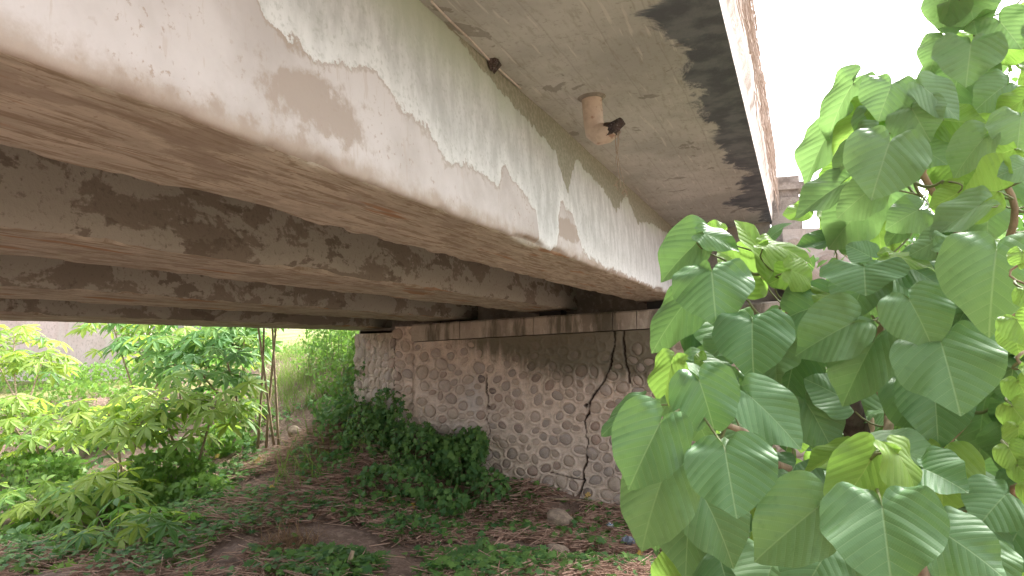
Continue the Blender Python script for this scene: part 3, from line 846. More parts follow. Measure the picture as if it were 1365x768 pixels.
# (base x, base y, tip x, tip y, width in px, distance m, roll deg about the midrib, young or backlit?, tip lean: + towards the viewer)
LN = """933 320 874 371 62 1.75 35 n
949 363 954 424 104 1.5 0 n
1014 370 958 328 78 1.78 -20 b
1031 361 988 285 36 1.7 60 b
939 312 991 325 32 1.7 40 n
960 308 935 299 24 1.8 30 b
917 399 863 465 62 1.75 25 n
962 429 908 471 58 1.9 20 n
1003 431 1001 494 98 1.45 -8 n
1021 322 1047 290 16 1.75 55 n
1026 325 1094 341 26 1.65 60 b
1055 361 1094 373 42 1.6 35 b
1055 360 1034 380 40 1.65 30 b
933 481 905 478 30 1.5 30 b
926 484 990 508 34 1.5 50 n
895 486 877 549 50 1.45 40 b
850 538 796 579 34 1.5 50 n
879 566 834 653 100 1.15 -10 n
933 510 960 589 88 1.22 8 n
1003 531 1076 597 72 1.3 -28 n
967 603 982 690 110 1.12 0 n
885 634 846 735 98 1.25 12 n
922 655 908 776 84 1.4 20 n
937 660 989 757 86 1.32 -15 n
1087 679 1001 747 98 1.13 10 n
1162 611 1113 697 74 1.1 15 b
1176 677 1190 790 130 1.0 0 n
1198 607 1261 702 44 1.05 55 b
1232 625 1290 650 60 1.08 35 n
1262 713 1348 768 78 1.1 20 n
1177 600 1274 608 52 1.5 50 n
1125 602 1067 626 30 1.5 50 b
1078 542 1117 607 62 1.6 -15 n
1164 457 1117 541 78 1.5 15 n
1256 461 1281 548 114 1.35 -5 n
1228 513 1253 592 96 1.65 8 n
1313 534 1296 612 82 1.75 15 n
1134 527 1199 516 60 1.8 20 n
1046 503 1096 520 58 1.7 15 n
1133 432 1056 471 78 1.48 -18 n
1152 357 1154 390 96 1.5 0 n
1160 342 1128 324 34 1.6 30 n
1328 336 1315 438 116 1.3 5 n
1213 401 1248 462 78 1.35 -10 n
1222 396 1278 408 50 1.6 20 n
1187 341 1254 346 24 1.55 62 b
1216 364 1254 362 32 1.6 30 b
1265 318 1349 314 30 1.5 58 n
1265 314 1208 338 42 1.55 40 n
1330 255 1279 250 80 1.6 10 b
1277 257 1241 280 38 1.65 30 b
1304 275 1231 315 40 1.55 50 n
1224 280 1182 302 48 1.7 15 n
1203 303 1176 325 24 1.75 30 n
1160 253 1112 291 50 1.7 25 n
1147 279 1101 332 70 1.9 10 n
1118 248 1055 286 42 1.8 45 n
1102 321 1058 325 24 1.95 40 n
1074 279 1043 290 26 2.0 35 b
1102 391 1174 384 28 1.6 55 b
1082 414 1064 404 24 1.7 30 b
1257 55 1235 92 44 1.95 20 n
1294 60 1288 112 70 1.9 0 n
1290 -8 1300 38 62 2.0 0 n
1270 -10 1251 46 50 2.0 25 n
1333 29 1363 64 52 1.95 15 n
1188 114 1170 158 64 1.8 10 n
1137 112 1088 186 52 1.9 35 n
1159 147 1104 200 54 1.85 35 b
1177 150 1170 194 66 1.85 -10 n
1216 146 1235 179 64 1.75 0 n
1206 140 1243 106 58 1.85 10 b
1232 117 1285 158 40 1.75 45 n
1258 160 1316 168 44 1.8 25 b
1156 179 1099 226 38 1.8 50 n
1102 182 1066 246 44 1.95 45 n
1125 222 1084 252 36 1.95 30 b
1185 192 1161 263 92 1.65 5 n
1222 194 1263 217 54 1.8 20 n
1310 186 1264 236 48 1.7 35 n
1340 114 1299 141 48 1.85 20 n
1364 133 1319 157 34 1.8 40 b
1361 156 1356 200 64 1.7 0 n
1352 199 1309 213 50 1.75 20 b
1364 222 1329 233 32 1.6 30 n
1340 65 1333 96 40 1.95 15 b
1300 186 1261 178 36 1.85 30 n
1150 735 1135 790 80 1.35 10 n
1100 740 1060 800 90 1.3 -10 n
1030 750 1010 810 90 1.4 10 n
960 745 975 800 80 1.5 0 n
1290 735 1300 800 90 1.3 0 n
1340 660 1300 700 70 1.45 20 n
1325 470 1345 530 80 1.7 0 n
1060 620 1040 660 70 1.6 10 n
1020 640 1040 690 70 1.55 -20 n""".strip().split('\n')

leafdata = []
for ln in LN:
    a = ln.split(); bx, by, tx, ty, w, D, ro = map(float, a[:7]); leafdata.append((bx, by, tx, ty, w, D, ro, a[7]))

FWD = ray((CX, CY)); FWD = FWD / np.linalg.norm(FWD)


def leaf_matrix(base, axis, nrm, L, Wd):
    y = unit(axis); n_ = unit(nrm - y * np.dot(nrm, y)); x = np.cross(y, n_)
    A = np.eye(4); A[:3, 0] = x * Wd; A[:3, 1] = y * L; A[:3, 2] = n_ * (L + Wd) / 2; A[:3, 3] = base
    return Matrix(A.tolist())


def grow(name, label, leaves, roots, wob, cat='shrub', stemr=.014):
    """leaves: (base, axis, normal, L, W, key). Twigs join every leaf to the growing skeleton."""
    base0 = np.mean([r[0] for r in roots], axis=0)
    root = empty(name, base0, label, cat); inv = Matrix.Translation(-Vector([float(q) for q in base0]))
    nodes = []; radii = []
    for r in roots:
        pts = []
        for a, b in zip(r[:-1], r[1:]):
            for t in np.linspace(0, 1, 12, endpoint=False): pts.append(np.asarray(a) * (1 - t) + np.asarray(b) * t)
        pts.append(np.asarray(r[-1]))
        pts = [p + .018 * np.array([math.sin(i * .7), math.cos(i * .55), 0]) * (0 < i) for i, p in enumerate(pts)]
        rad = [stemr * (1 - .65 * i / len(pts)) for i in range(len(pts))]
        V, Fc = tube(pts, rad, 8); o = link('stem', mesh('stem', V, Fc, [m_bark], True), root); o.matrix_local = inv
        nodes += pts[4:]
    twigs = []
    order = sorted(range(len(leaves)), key=lambda i: min(np.linalg.norm(leaves[i][0] - n) for n in nodes[::3]))
    rr = np.random.default_rng(5)
    for i in order:
        b, ax, n_, L, Wd, key = leaves[i]
        o = link('leaf', leafm[key][rr.integers(8)], root); o.matrix_local = inv @ leaf_matrix(b, ax, n_, L, Wd)
        tgt = b - unit(ax) * .045 - unit(n_) * .03 + np.array([0, 0, -.015])
        N = np.array(nodes); d = np.linalg.norm(N - tgt, axis=1) + .25 * np.clip(N[:, 2] - tgt[2], 0, 1); j = int(np.argmin(d)); q = N[j]
        away = q + unit(tgt - q) * max(0, d[j] - .10) if d[j] > .12 else q
        if d[j] > .12:
            midp = (q + away) / 2 + np.array([0, 0, -.12 * d[j]])
            pts = bezier(q, midp, away, 6); twigs.append(tube(pts, np.linspace(.0042, .0026, 6), 5)); nodes += pts[1:]
        pts = bezier(away, tgt, b, 6)
        V, Fc = tube(pts, np.linspace(.0022, .0016, 6), 5, cap=False)
        li_ = leaf_matrix(b, ax, n_, L, Wd).inverted()
        link('leaf_stalk', mesh('leaf_stalk', [np.array(li_ @ Vector(v)) for v in V], Fc, [m_stem], True), o)
    if twigs:
        V, Fc = merge(twigs); o = link('twigs', mesh('twigs', V, Fc, [m_stem], True), root); o.matrix_local = inv; o['kind'] = 'stuff'
    return root


low, high = [], []
for (bx, by, tx, ty, w, D, ro, k) in leafdata:
    b = atD(bx, by, D); Wm = w * D / F / 1.27 / math.cos(math.radians(ro)) ** .8
    t2 = atD(tx, ty, D); app = np.linalg.norm(t2 - b); full = Wm * 1.02
    if app < full:
        lean = min(math.sqrt(full * full - app * app), .8 * app)
        t2 = t2 - unit(t2) * lean * (-.8 if k == 'b' else .8)
    ax = t2 - b; toc = -unit(b)
    n_ = unit(toc - unit(ax) * np.dot(toc, unit(ax)))
    sx = np.cross(unit(ax), n_); a = math.radians(ro)
    n1 = n_ * math.cos(a) + sx * math.sin(a); n2 = n_ * math.cos(a) - sx * math.sin(a)
    n_ = n1 if n1[2] > n2[2] else n2
    if k == 'b' and ro < 45: n_ = -n_ if rng.uniform() < .5 else n_
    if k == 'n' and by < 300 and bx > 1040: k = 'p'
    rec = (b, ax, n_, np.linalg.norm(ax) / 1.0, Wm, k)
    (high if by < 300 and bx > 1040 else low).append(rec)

# fill foliage standing behind the leaves one can pick out
def inside(p, poly):
    x, y = p; c = False
    for (x0, y0), (x1, y1) in zip(poly, poly[1:] + poly[:1]):
        if (y0 > y) != (y1 > y) and x < (x1 - x0) * (y - y0) / (y1 - y0) + x0: c = not c
    return c


pol_low = [(905, 470), (960, 400), (1060, 400), (1110, 350), (1160, 300), (1460, 300), (1460, 900), (960, 900), (870, 760), (870, 660), (930, 600)]
pol_high = [(1095, 200), (1140, 125), (1220, 125), (1250, 60), (1270, -80), (1460, -80), (1460, 340), (1120, 340), (1090, 290)]
for pol, lst, cnt, d0, d1 in ((pol_low, low, 170, 1.55, 2.5), (pol_high, high, 75, 1.95, 2.8)):
    c_ = 0
    while c_ < cnt:
        p = (rng.uniform(860, 1460), rng.uniform(-80, 900))
        if not inside(p, pol): continue
        D = d0 + (d1 - d0) * rng.uniform() ** 1.2
        b = atD(p[0], p[1], D); L = rng.uniform(.075, .125)
        ax = unit(rng.normal(0, .6, 3) + np.array([-.2, -.35, -.75])); n_ = unit(np.array([-.15, -.75, .75]) + rng.normal(0, .35, 3))
        lst.append((b, ax, n_, L, L * rng.uniform(.9, 1.05), 'b' if rng.uniform() < (.35 if lst is high else .15) else ('p' if lst is high else 'n'))); c_ += 1
g0 = lambda x, y: np.array([x, y, float(hgt(x, y)) - .03])
low_root = [[g0(.55, 1.95), atD(1180, 640, 1.85), atD(1130, 520, 1.8), atD(1050, 400, 1.75), atD(1010, 340, 1.78)],
            [g0(.60, 1.9), atD(1260, 640, 1.75), atD(1290, 500, 1.75), atD(1330, 330, 1.6)],
            [g0(.50, 1.9), atD(1080, 640, 1.65), atD(960, 560, 1.4)],
            [g0(.55, 1.85), atD(1200, 720, 1.5), atD(1160, 480, 1.75), atD(1180, 345, 1.7)]]
high_root = [[g0(.75, 2.15), atD(1290, 420, 2.2), atD(1245, 235, 1.9), atD(1210, 150, 1.86), atD(1200, 120, 1.9)],
             [g0(.8, 2.2), atD(1350, 420, 2.15), atD(1335, 200, 1.9), atD(1300, 70, 2.0)],
             [g0(.7, 2.2), atD(1230, 380, 2.1), atD(1150, 240, 2.0)]]
grow('broadleaf_shrub', 'spreading shrub with large drooping heart shaped leaves in front of the abutment', low, low_root, 0)
grow('broadleaf_sapling', 'tall heart leaved shrub with pale sunlit top rising against the white sky', high, high_root, 0, stemr=.012)
# rotten stump inside the shrub
c0 = atD(1150, 600, 1.75); c1 = atD(1128, 535, 1.62)
V, Fc = tube([g0(c0[0] + .1, c0[1] + .15), c0, c1, c1 + [-.004, -.004, .014]], [.03, .026, .027, .018], 10)
tag(link('tree_stump', mesh('tree_stump', V, Fc, [m_dbark], True)), 'dark broken stump half hidden behind the shrub leaves', 'stump')
# round leaved climber
cl = [(1353, 441, 42, 1.1), (1352, 455, 34, 1.15), (1359, 521, 36, 1.1), (1352, 556, 38, 1.08), (1361, 580, 30, 1.06), (1344, 610, 34, 1.04), (1357, 632, 30, 1.04), (1372, 500, 36, 1.1), (1375, 600, 36, 1.05), (1362, 346, 26, 1.2), (1372, 400, 34, 1.15), (1376, 660, 36, 1.03)]
pts = [g0(.62, 1.35)] + [atD(x, y, D) for x, y, D in [(1400, 760, 1.15), (1376, 660, 1.06), (1372, 580, 1.1), (1376, 500, 1.13), (1366, 430, 1.14), (1372, 345, 1.2)]]
lv = []
for x, y, w, D in cl:
    b = atD(x + rng.uniform(-4, 4), y - w * .35, D); ax = unit(np.array([rng.normal(0, .5), -.4, -.9])); n_ = unit(np.array([-.3, -.8, .5]) + rng.normal(0, .2, 3)); lv.append((b, ax, n_, w * D / F * .85, w * D / F * .85, 'b'))
grow('round_leaf_climber', 'climbing vine with small round bright green leaves beside the shrub', lv, [pts], 0, 'vine', .004)

# ------------------------------------------------------------------ scattered meshes
def scatter(name, tv, tf, mats, pos, ydir, ndir, scale, mat_i=None, rnd=None, smooth=False):
    """many copies of a small template as one mesh"""
    n = len(pos); tv = np.asarray(tv, float); k = len(tv)
    y = ydir / np.linalg.norm(ydir, axis=1)[:, None]
    z = ndir - y * np.sum(ndir * y, 1)[:, None]; z /= np.maximum(np.linalg.norm(z, axis=1), 1e-6)[:, None]; x = np.cross(y, z)
    sc = np.asarray(scale); sc = sc[:, None] if sc.ndim == 1 else sc
    if sc.shape[1] == 1: sc = np.repeat(sc, 3, 1)
    V = pos[:, None, :] + (tv[None, :, 0:1] * sc[:, None, 0:1]) * x[:, None] + (tv[None, :, 1:2] * sc[:, None, 1:2]) * y[:, None] + (tv[None, :, 2:3] * sc[:, None, 2:3]) * z[:, None]
    tf = np.asarray(tf); Fc = (tf[None] + (np.arange(n) * k)[:, None, None]).reshape(-1, tf.shape[1])
    r_ = np.repeat(rng.uniform(0, 1, n) if rnd is None else rnd, k)
    return mesh(name, V.reshape(-1, 3), Fc, mats, smooth, {'rnd': r_})


# lobed vine leaf
ang = np.radians([180, 150, 120, 95, 62, 40, 18, 0, -18, -40, -62, -95, -120, -150]); rad = np.array([.12, .48, .34, .62, .40, .72, .48, 1.0, .48, .72, .40, .62, .34, .48])
lob = [(0, 0, .0)] + [(r * math.sin(a), r * math.cos(a), -.22 * r * r + .06 * abs(math.sin(a))) for a, r in zip(ang, rad)]
lobf = [(0, 1 + k, 1 + (k + 1) % 14) for k in range(14)]
# simple oval leaf
ova = [(0, 0, 0), (.26, .3, .06), (.28, .6, .03), (0, 1, -.15), (-.28, .6, .03), (-.26, .3, .06), (0, .45, -.02)]
ovaf = [(0, 1, 6), (1, 2, 6), (2, 3, 6), (3, 4, 6), (4, 5, 6), (5, 0, 6)]
# stalk / straw: thin three sided needle
stw = [(.5, 0, 0), (-.5, 0, 0), (0, 0, .8), (.5, 1, 0), (-.5, 1, 0), (0, 1, .8)]
stwf = [(0, 3, 5, 2), (1, 2, 5, 4), (0, 1, 4, 3)]
# arching blade
bl = []
for t in np.linspace(0, 1, 6): wq = .5 * (1 - t) ** .6; bl += [(wq, t, .45 * t * t), (-wq, t, .45 * t * t)]
blf = [(2 * k, 2 * k + 1, 2 * k + 3, 2 * k + 2) for k in range(5)]


def blob_cloud(blobs, dens=1.0):
    P, N = [], []
    for (px_, py_, Y, rx, ry, rz, n) in blobs:
        c = atY(px_, py_, Y); n = int(n * dens)
        d = rng.normal(0, 1, (n, 3)); d /= np.linalg.norm(d, axis=1)[:, None]
        rr = rng.uniform(.55, 1.08, n) ** .6
        lump = 1 + .28 * vnoise2(d[:, 0] * 2.2 + px_, d[:, 2] * 2.2 + d[:, 1] * 1.7, 3)
        p = c + d * np.array([rx, ry, rz]) * (rr * lump)[:, None]
        P.append(p); N.append(d / np.array([rx, ry, rz]))
    P = np.concatenate(P); N = np.concatenate(N); N /= np.linalg.norm(N, axis=1)[:, None]
    k = P[:, 2] > hgt(P[:, 0], P[:, 1]) - .02
    k &= ~((P[:, 1] > 8.33) & (P[:, 0] > -4.75) & (P[:, 0] < .5))
    return P[k], N[k]


def vine_mass(name, label, blobs, mat, size, tmpl=(lob, lobf), cat='vine', kind='stuff', stems=True):
    P, N = blob_cloud(blobs)
    n = len(P); nd = N * .55 + np.array([-.05, -.45, .65]) + rng.normal(0, .38, (n, 3)); yd = rng.normal(0, .7, (n, 3)) + np.array([0, -.2, -.6])
    o = link(name, scatter(name, tmpl[0], tmpl[1], [mat], P, yd, nd, rng.uniform(size[0], size[1], n)))
    tag(o, label, cat, kind=kind)
    if stems:
        parts = []
        for i in rng.choice(n, min(n, 160), replace=False):
            p = P[i]; q = np.array([p[0] + rng.normal(0, .12), p[1] + rng.normal(0, .1), float(hgt(p[0], p[1]))])
            parts.append(tube(bezier(q, (p + q) / 2 + rng.normal(0, .08, 3), p, 5), [.005, .004, .0035, .003, .002], 4, cap=False))
        V, Fc = merge(parts); link('vine_stems', mesh('vine_stems', V, Fc, [m_stem]), o)['kind'] = 'stuff'
    return o


vine_mass('creeping_vine', 'dense dark green lobed vine heaped against the foot of the abutment',
          [(480, 575, 8.6, .48, .4, .42, 900), (535, 545, 8.6, .38, .3, .36, 700), (565, 605, 8.05, .42, .28, .36, 900), (612, 612, 8.05, .38, .22, .30, 700), (632, 592, 8.15, .2, .16, .2, 260), (520, 645, 7.5, .5, .36, .22, 700), (455, 630, 7.9, .42, .36, .28, 500), (505, 500, 9.1, .36, .3, .34, 500), (590, 668, 7.4, .35, .25, .14, 260), (480, 520, 9.3, .35, .3, .3, 420), (435, 545, 9.4, .25, .25, .2, 220), (500, 590, 8.2, .4, .3, .4, 600), (420, 610, 8.2, .35, .3, .16, 300), (470, 680, 7.2, .4, .3, .2, 420), (640, 650, 7.9, .3, .2, .2, 260), (455, 560, 9.0, .3, .3, .3, 380), (520, 585, 8.3, .3, .2, .5, 450), (430, 690, 7.0, .45, .35, .12, 350), (545, 700, 6.9, .45, .3, .10, 300)],
          m_vine, (.035, .078))
vine_mass('slope_weeds', 'mixed bright weeds covering the open slope below the cassava',
          [(50, 630, 7.9, 1.0, .5, .32, 1500), (150, 660, 7.1, .8, .5, .28, 1300), (225, 625, 7.9, .6, .4, .3, 900), (60, 730, 6.1, .7, .4, .25, 900), (210, 710, 6.3, .55, .4, .18, 800), (150, 570, 9.2, .9, .5, .35, 1000), (300, 590, 8.9, .5, .4, .28, 700), (40, 560, 10, 1.2, .5, .35, 900), (265, 655, 7.4, .4, .35, .2, 600), (230, 760, 5.4, .5, .3, .12, 350), (110, 780, 5.2, .9, .4, .22, 900), (20, 690, 6.6, .8, .5, .3, 900), (100, 540, 11.5, 1.4, .6, .5, 1300), (190, 535, 11.5, .9, .6, .4, 800), (330, 560, 9.6, .5, .4, .3, 500)], m_bright, (.04, .10), (lob, lobf), 'weeds', stems=False)
vine_mass('leafy_bush', 'bright small leaved bush growing beside the far wing wall',
          [(440, 452, 10.8, .42, .4, .42, 1100), (478, 452, 10.3, .34, .4, .44, 900), (425, 475, 11.2, .4, .4, .3, 500), (500, 450, 9.9, .24, .3, .34, 500), (482, 475, 9.4, .26, .2, .34, 500), (455, 500, 10, .42, .35, .3, 600), (470, 430, 10.6, .5, .4, .4, 500)],
          m_bright, (.04, .085), (ova, ovaf), 'bush')
vine_mass('hedge', 'hazy green thicket in the distance beyond the bare stems',
          [(300, 455, 14, 1.2, .8, .5, 900), (380, 475, 13, .7, .5, .22, 300), (230, 480, 14.5, 1.3, .8, .5, 800), (60, 505, 13.2, 1.8, .6, .45, 1200), (150, 500, 13, 1.0, .6, .4, 700)], m_bright, (.06, .13), (ova, ovaf), 'bushes', stems=False)
wp = atY(1075, 300, 9.0)
vine_mass('wing_wall_weeds', 'pale green weeds sprouting along the top of the near wing wall',
          [(1075, 305, 8.75, .3, .12, .14, 160), (1100, 318, 8.8, .35, .12, .12, 160), (1140, 300, 9.2, .5, .3, .3, 300), (1250, 300, 9.6, 1.2, .5, .5, 700)], m_bright, (.04, .08), (ova, ovaf), 'weeds', stems=False)
vine_mass('bank_bushes', 'dark leafy undergrowth on the bank behind the heart leaved shrub',
          [(1150, 620, 3.6, .6, .5, .7, 1100), (1300, 560, 3.4, .7, .5, .8, 1500), (1000, 720, 4.2, .45, .4, .35, 500), (1330, 400, 4.2, .8, .5, .8, 1200), (1120, 500, 5.0, .45, .4, .4, 400), (1300, 300, 4.6, .7, .4, .7, 800)], m_vine, (.05, .10), (ova, ovaf), 'undergrowth', stems=False)

# ground cover of lobed leaves; denser where the photo shows it
def ground_pts(n, zones):
    P = []
    for (px_, py_, rx, ry, w) in zones:
        c = onground(px_, py_)
        k = int(n * w); P.append(np.stack([c[0] + rng.normal(0, rx, k), c[1] + rng.normal(0, ry, k)], -1))
    P = np.concatenate(P)
    k = ~((P[:, 1] > 8.3) & (P[:, 0] > -4.9) & (P[:, 0] < 1.5))
    P = P[k]
    cl_ = fb2(P[:, 0] * 1.6, P[:, 1] * 1.6, 3, 61)
    P = P[cl_ + rng.normal(0, .12, len(P)) > -.06]
    return P


P = ground_pts(1450, [(250, 750, .5, .3, .8), (60, 750, .9, .4, 1.2), (320, 690, .5, .4, .6), (480, 765, .5, .2, .6), (360, 720, .5, .4, .6), (420, 750, .5, .3, .6), (650, 760, .6, .3, .6), (520, 740, .5, .5, 1.5), (440, 700, .5, .5, .8), (620, 700, .5, .4, 1.1), (700, 660, .4, .3, .6), (780, 700, .5, .4, .5), (700, 750, .5, .4, .8), (580, 760, .6, .4, 1.2), (860, 740, .4, .4, .35), (300, 740, .5, .4, .5), (260, 680, .5, .5, .8), (420, 560, .5, .5, .5), (330, 620, .6, .5, .6), (200, 640, 1.2, .8, 1.2), (100, 560, 1.5, 1, 1.0)])
n = len(P); Z = hgt(P[:, 0], P[:, 1]); P3 = np.stack([P[:, 0], P[:, 1], Z + rng.uniform(.02, .11, n)], -1)
nd = rng.normal(0, .33, (n, 3)) + np.array([0, -.35, 1]); yd = rng.normal(0, 1, (n, 3)) * np.array([1, 1, .2])
o = link('ground_cover', scatter('ground_cover', lob, lobf, [m_vine], P3, yd, nd, rng.uniform(.03, .085, n), rnd=rng.uniform(0, 1.25, n)))
tag(o, 'low lobed creeping leaves spreading over the reddish litter', 'ground cover', kind='stuff')

# dry stalks and leaf litter
def litter(zones, n, lr, wr, mat, name, label, flat=.12):
    P = ground_pts(n, zones); k = len(P); a = rng.uniform(0, 6.28, k)
    yd = np.stack([np.cos(a), np.sin(a), rng.normal(0, flat, k)], -1); L = rng.uniform(*lr, k)
    P3 = np.stack([P[:, 0], P[:, 1], hgt(P[:, 0], P[:, 1]) + rng.uniform(.003, .07, k)], -1) - yd * L[:, None] / 2
    P3[:, 2] = np.maximum(P3[:, 2], hgt(P3[:, 0], P3[:, 1]) + .004)
    w = rng.uniform(*wr, k); sc = np.stack([w, L, w], -1)
    o = link(name, scatter(name, stw, stwf, [mat], P3, yd, np.tile([0, 0, 1.], (k, 1)), sc)); tag(o, label, 'litter', kind='stuff')


M = Mat('dry_stalk', .9, .15); r = M.attr('rnd'); M.color(M.mix(r, (.58, .40, .31), (.27, .16, .115))); m_stalk = M.m
M = Mat('straw', .9, .15); r = M.attr('rnd'); M.color(M.mix(r, (.48, .34, .20), (.30, .19, .11))); m_straw = M.m
litter([(640, 720, .8, .5, 1.2), (780, 700, .7, .4, 1.4), (850, 740, .5, .4, 1.0), (560, 670, .5, .3, .6), (500, 700, .6, .4, .6), (410, 600, .4, .4, .6), (300, 700, .6, .5, .5), (700, 690, .7, .4, 1.0), (700, 768, .8, .3, .8), (600, 690, .6, .4, .8), (280, 750, .7, .4, .7), (80, 760, .9, .5, .8), (370, 680, .6, .5, .6), (380, 745, .4, .3, .6)], 5000, (.08, .42), (.004, .010), m_stalk, 'dry_stalks', 'reddish brown dry stalks strewn over the soil under the bridge')
# tuft of dead grass hanging on the bank
c = onground(385, 725)
k = 700; P2 = np.stack([c[0] + rng.normal(0, .16, k), c[1] + rng.normal(0, .14, k)], -1)
yd = np.stack([rng.normal(0, .45, k), rng.normal(-.5, .3, k), rng.uniform(-.1, 1.0, k)], -1); L = rng.uniform(.15, .38, k)
P3 = np.stack([P2[:, 0], P2[:, 1], hgt(P2[:, 0], P2[:, 1]) - .01], -1)
o = link('dead_grass_tuft', scatter('dead_grass_tuft', bl, blf, [m_straw], P3, yd, np.tile([0, -.4, -1.], (k, 1)), np.stack([rng.uniform(.004, .008, k), L, L], -1)))
tag(o, 'straw coloured tuft of dead grass on the shaded soil bank', 'grass', kind='stuff')


def grass(name, label, zones, n, lr, wr, up=.9, mat=m_grass):
    P = ground_pts(n, zones); k = len(P); L = rng.uniform(*lr, k)
    P3 = np.stack([P[:, 0], P[:, 1], hgt(P[:, 0], P[:, 1]) - .01], -1)
    yd = np.stack([rng.normal(0, .35, k), rng.normal(-.1, .35, k), np.full(k, up)], -1); a = rng.uniform(0, 6.28, k)
    o = link(name, scatter(name, bl, blf, [mat], P3, yd, np.stack([np.cos(a), np.sin(a), -.6 + 0 * a], -1), np.stack([rng.uniform(*wr, k), L, L], -1))); tag(o, label, 'grass', kind='stuff')


grass('bank_grass', 'fine green and straw grass on the sunlit bank between the stems and the bush', [(420, 500, .7, .7, 2.2), (395, 470, .9, 1.2, 2.5), (440, 530, .4, .4, .8), (350, 520, .8, .8, 1.0), (120, 530, 1.2, 1, 1.2), (400, 620, .4, .4, .3)], 900, (.10, .34), (.006, .014))
grass('blade_grass', 'long arching grey green grass blades among the vines', [(485, 520, .25, .3, .6), (400, 640, .25, .2, .4), (470, 600, .3, .2, .5), (425, 575, .2, .2, .4), (500, 540, .2, .2, .4)], 70, (.25, .55), (.014, .026))

# ------------------------------------------------------------------ cassava
def palmate(seed, nl):
    r_ = np.random.default_rng(seed); V, Fc = [], []
    for j in range(nl):
        a = math.radians(-125 + 250 * j / (nl - 1)) + r_.normal(0, .04); L = (1 - .33 * abs(j - (nl - 1) / 2) / ((nl - 1) / 2)) * r_.uniform(.92, 1.05)
        dr = r_.uniform(.25, .6); o = len(V)
        for t, wq in ((.02, .015), (.28, .075), (.55, .125), (.8, .085), (1.0, .0)):
            r = L * t; z = -dr * t * t * .6
            for sx in ((-1, 0, 1) if wq > 0 else (0,)):
                x, y = sx * wq, r; V.append((x * math.cos(a) + y * math.sin(a), -x * math.sin(a) + y * math.cos(a), z + .03 * abs(sx)))
        for i in range(3):
            q = o + 3 * i; Fc += [[q, q + 1, q + 4, q + 3], [q + 1, q + 2, q + 5, q + 4]]
        q = o + 9; Fc += [[q, q + 1, q + 3], [q + 1, q + 2, q + 3]]
    return V, [f[::-1] for f in Fc]


m_cassb = leaf_material('sunlit_cassava_leaf', (.19, .34, .07), (.36, .48, .09), (.3, .4, .15), .55, veins=False, rough=.5, tcol=(.45, .60, .06))  # lighter, yellower copy of the cassava leaf; sun highlights put into colour
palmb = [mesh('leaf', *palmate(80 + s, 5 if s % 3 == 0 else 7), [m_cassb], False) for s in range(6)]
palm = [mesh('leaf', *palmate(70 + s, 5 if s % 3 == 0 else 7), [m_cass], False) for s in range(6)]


def cassava(label, base, tips, nleaf, size, spread, seed, grp=None, name='cassava_plant', lowleaf=.45, thick=.02, bright=0.0, gap=.06):
    r_ = np.random.default_rng(seed)
    base = np.array([base[0], base[1], float(hgt(base[0], base[1])) - .03])
    root = empty(name, base, label, 'cassava', grp); st = []
    for k, tp in enumerate(tips):
        tp = np.asarray(tp); b = base + np.array([gap * k - gap / 2 * len(tips), .03 * ((k * 7) % 3), 0])
        pts = bezier(b, (b * .4 + tp * .6) + r_.normal(0, .05, 3), tp, 9)
        V, Fc = tube(pts, np.linspace(thick, thick * .6, 9), 7); link('stem', mesh('stem', np.array(V) - base, Fc, [m_bark], True), root); st.append(pts)
    pet = []
    for i in range(nleaf):
        pts = st[i % len(st)]; t = lowleaf + (1 - lowleaf) * r_.uniform() ** .6; f = t * 8; j = min(int(f), 7); q = pts[j] + (pts[j + 1] - pts[j]) * (f - j)
        a = i * 2.4 + r_.normal(0, .3); d = np.array([math.cos(a), math.sin(a), r_.uniform(-.25, .55)]); d = unit(d)
        L = spread * r_.uniform(.5, 1.15); e = q + d * L
        pet.append(tube(bezier(q, q + d * L * .6 + [0, 0, .04], e, 4), [.0045, .004, .0035, .003], 4, cap=False))
        s = size * r_.uniform(.7, 1.15); nn = unit(np.array([d[0] * .3, d[1] * .3 - .25, 1]) + r_.normal(0, .25, 3)); yd = unit(np.array([d[0], d[1], -.35]))
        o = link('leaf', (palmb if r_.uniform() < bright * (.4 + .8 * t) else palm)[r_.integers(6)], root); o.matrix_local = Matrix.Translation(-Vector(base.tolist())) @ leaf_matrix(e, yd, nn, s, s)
    V, Fc = merge(pet); o = link('leaf_stalks', mesh('leaf_stalks', np.array(V) - base, Fc, [m_stem]), root); o['kind'] = 'stuff'
    return root


def tipsat(l): return [atY(*q) for q in l]


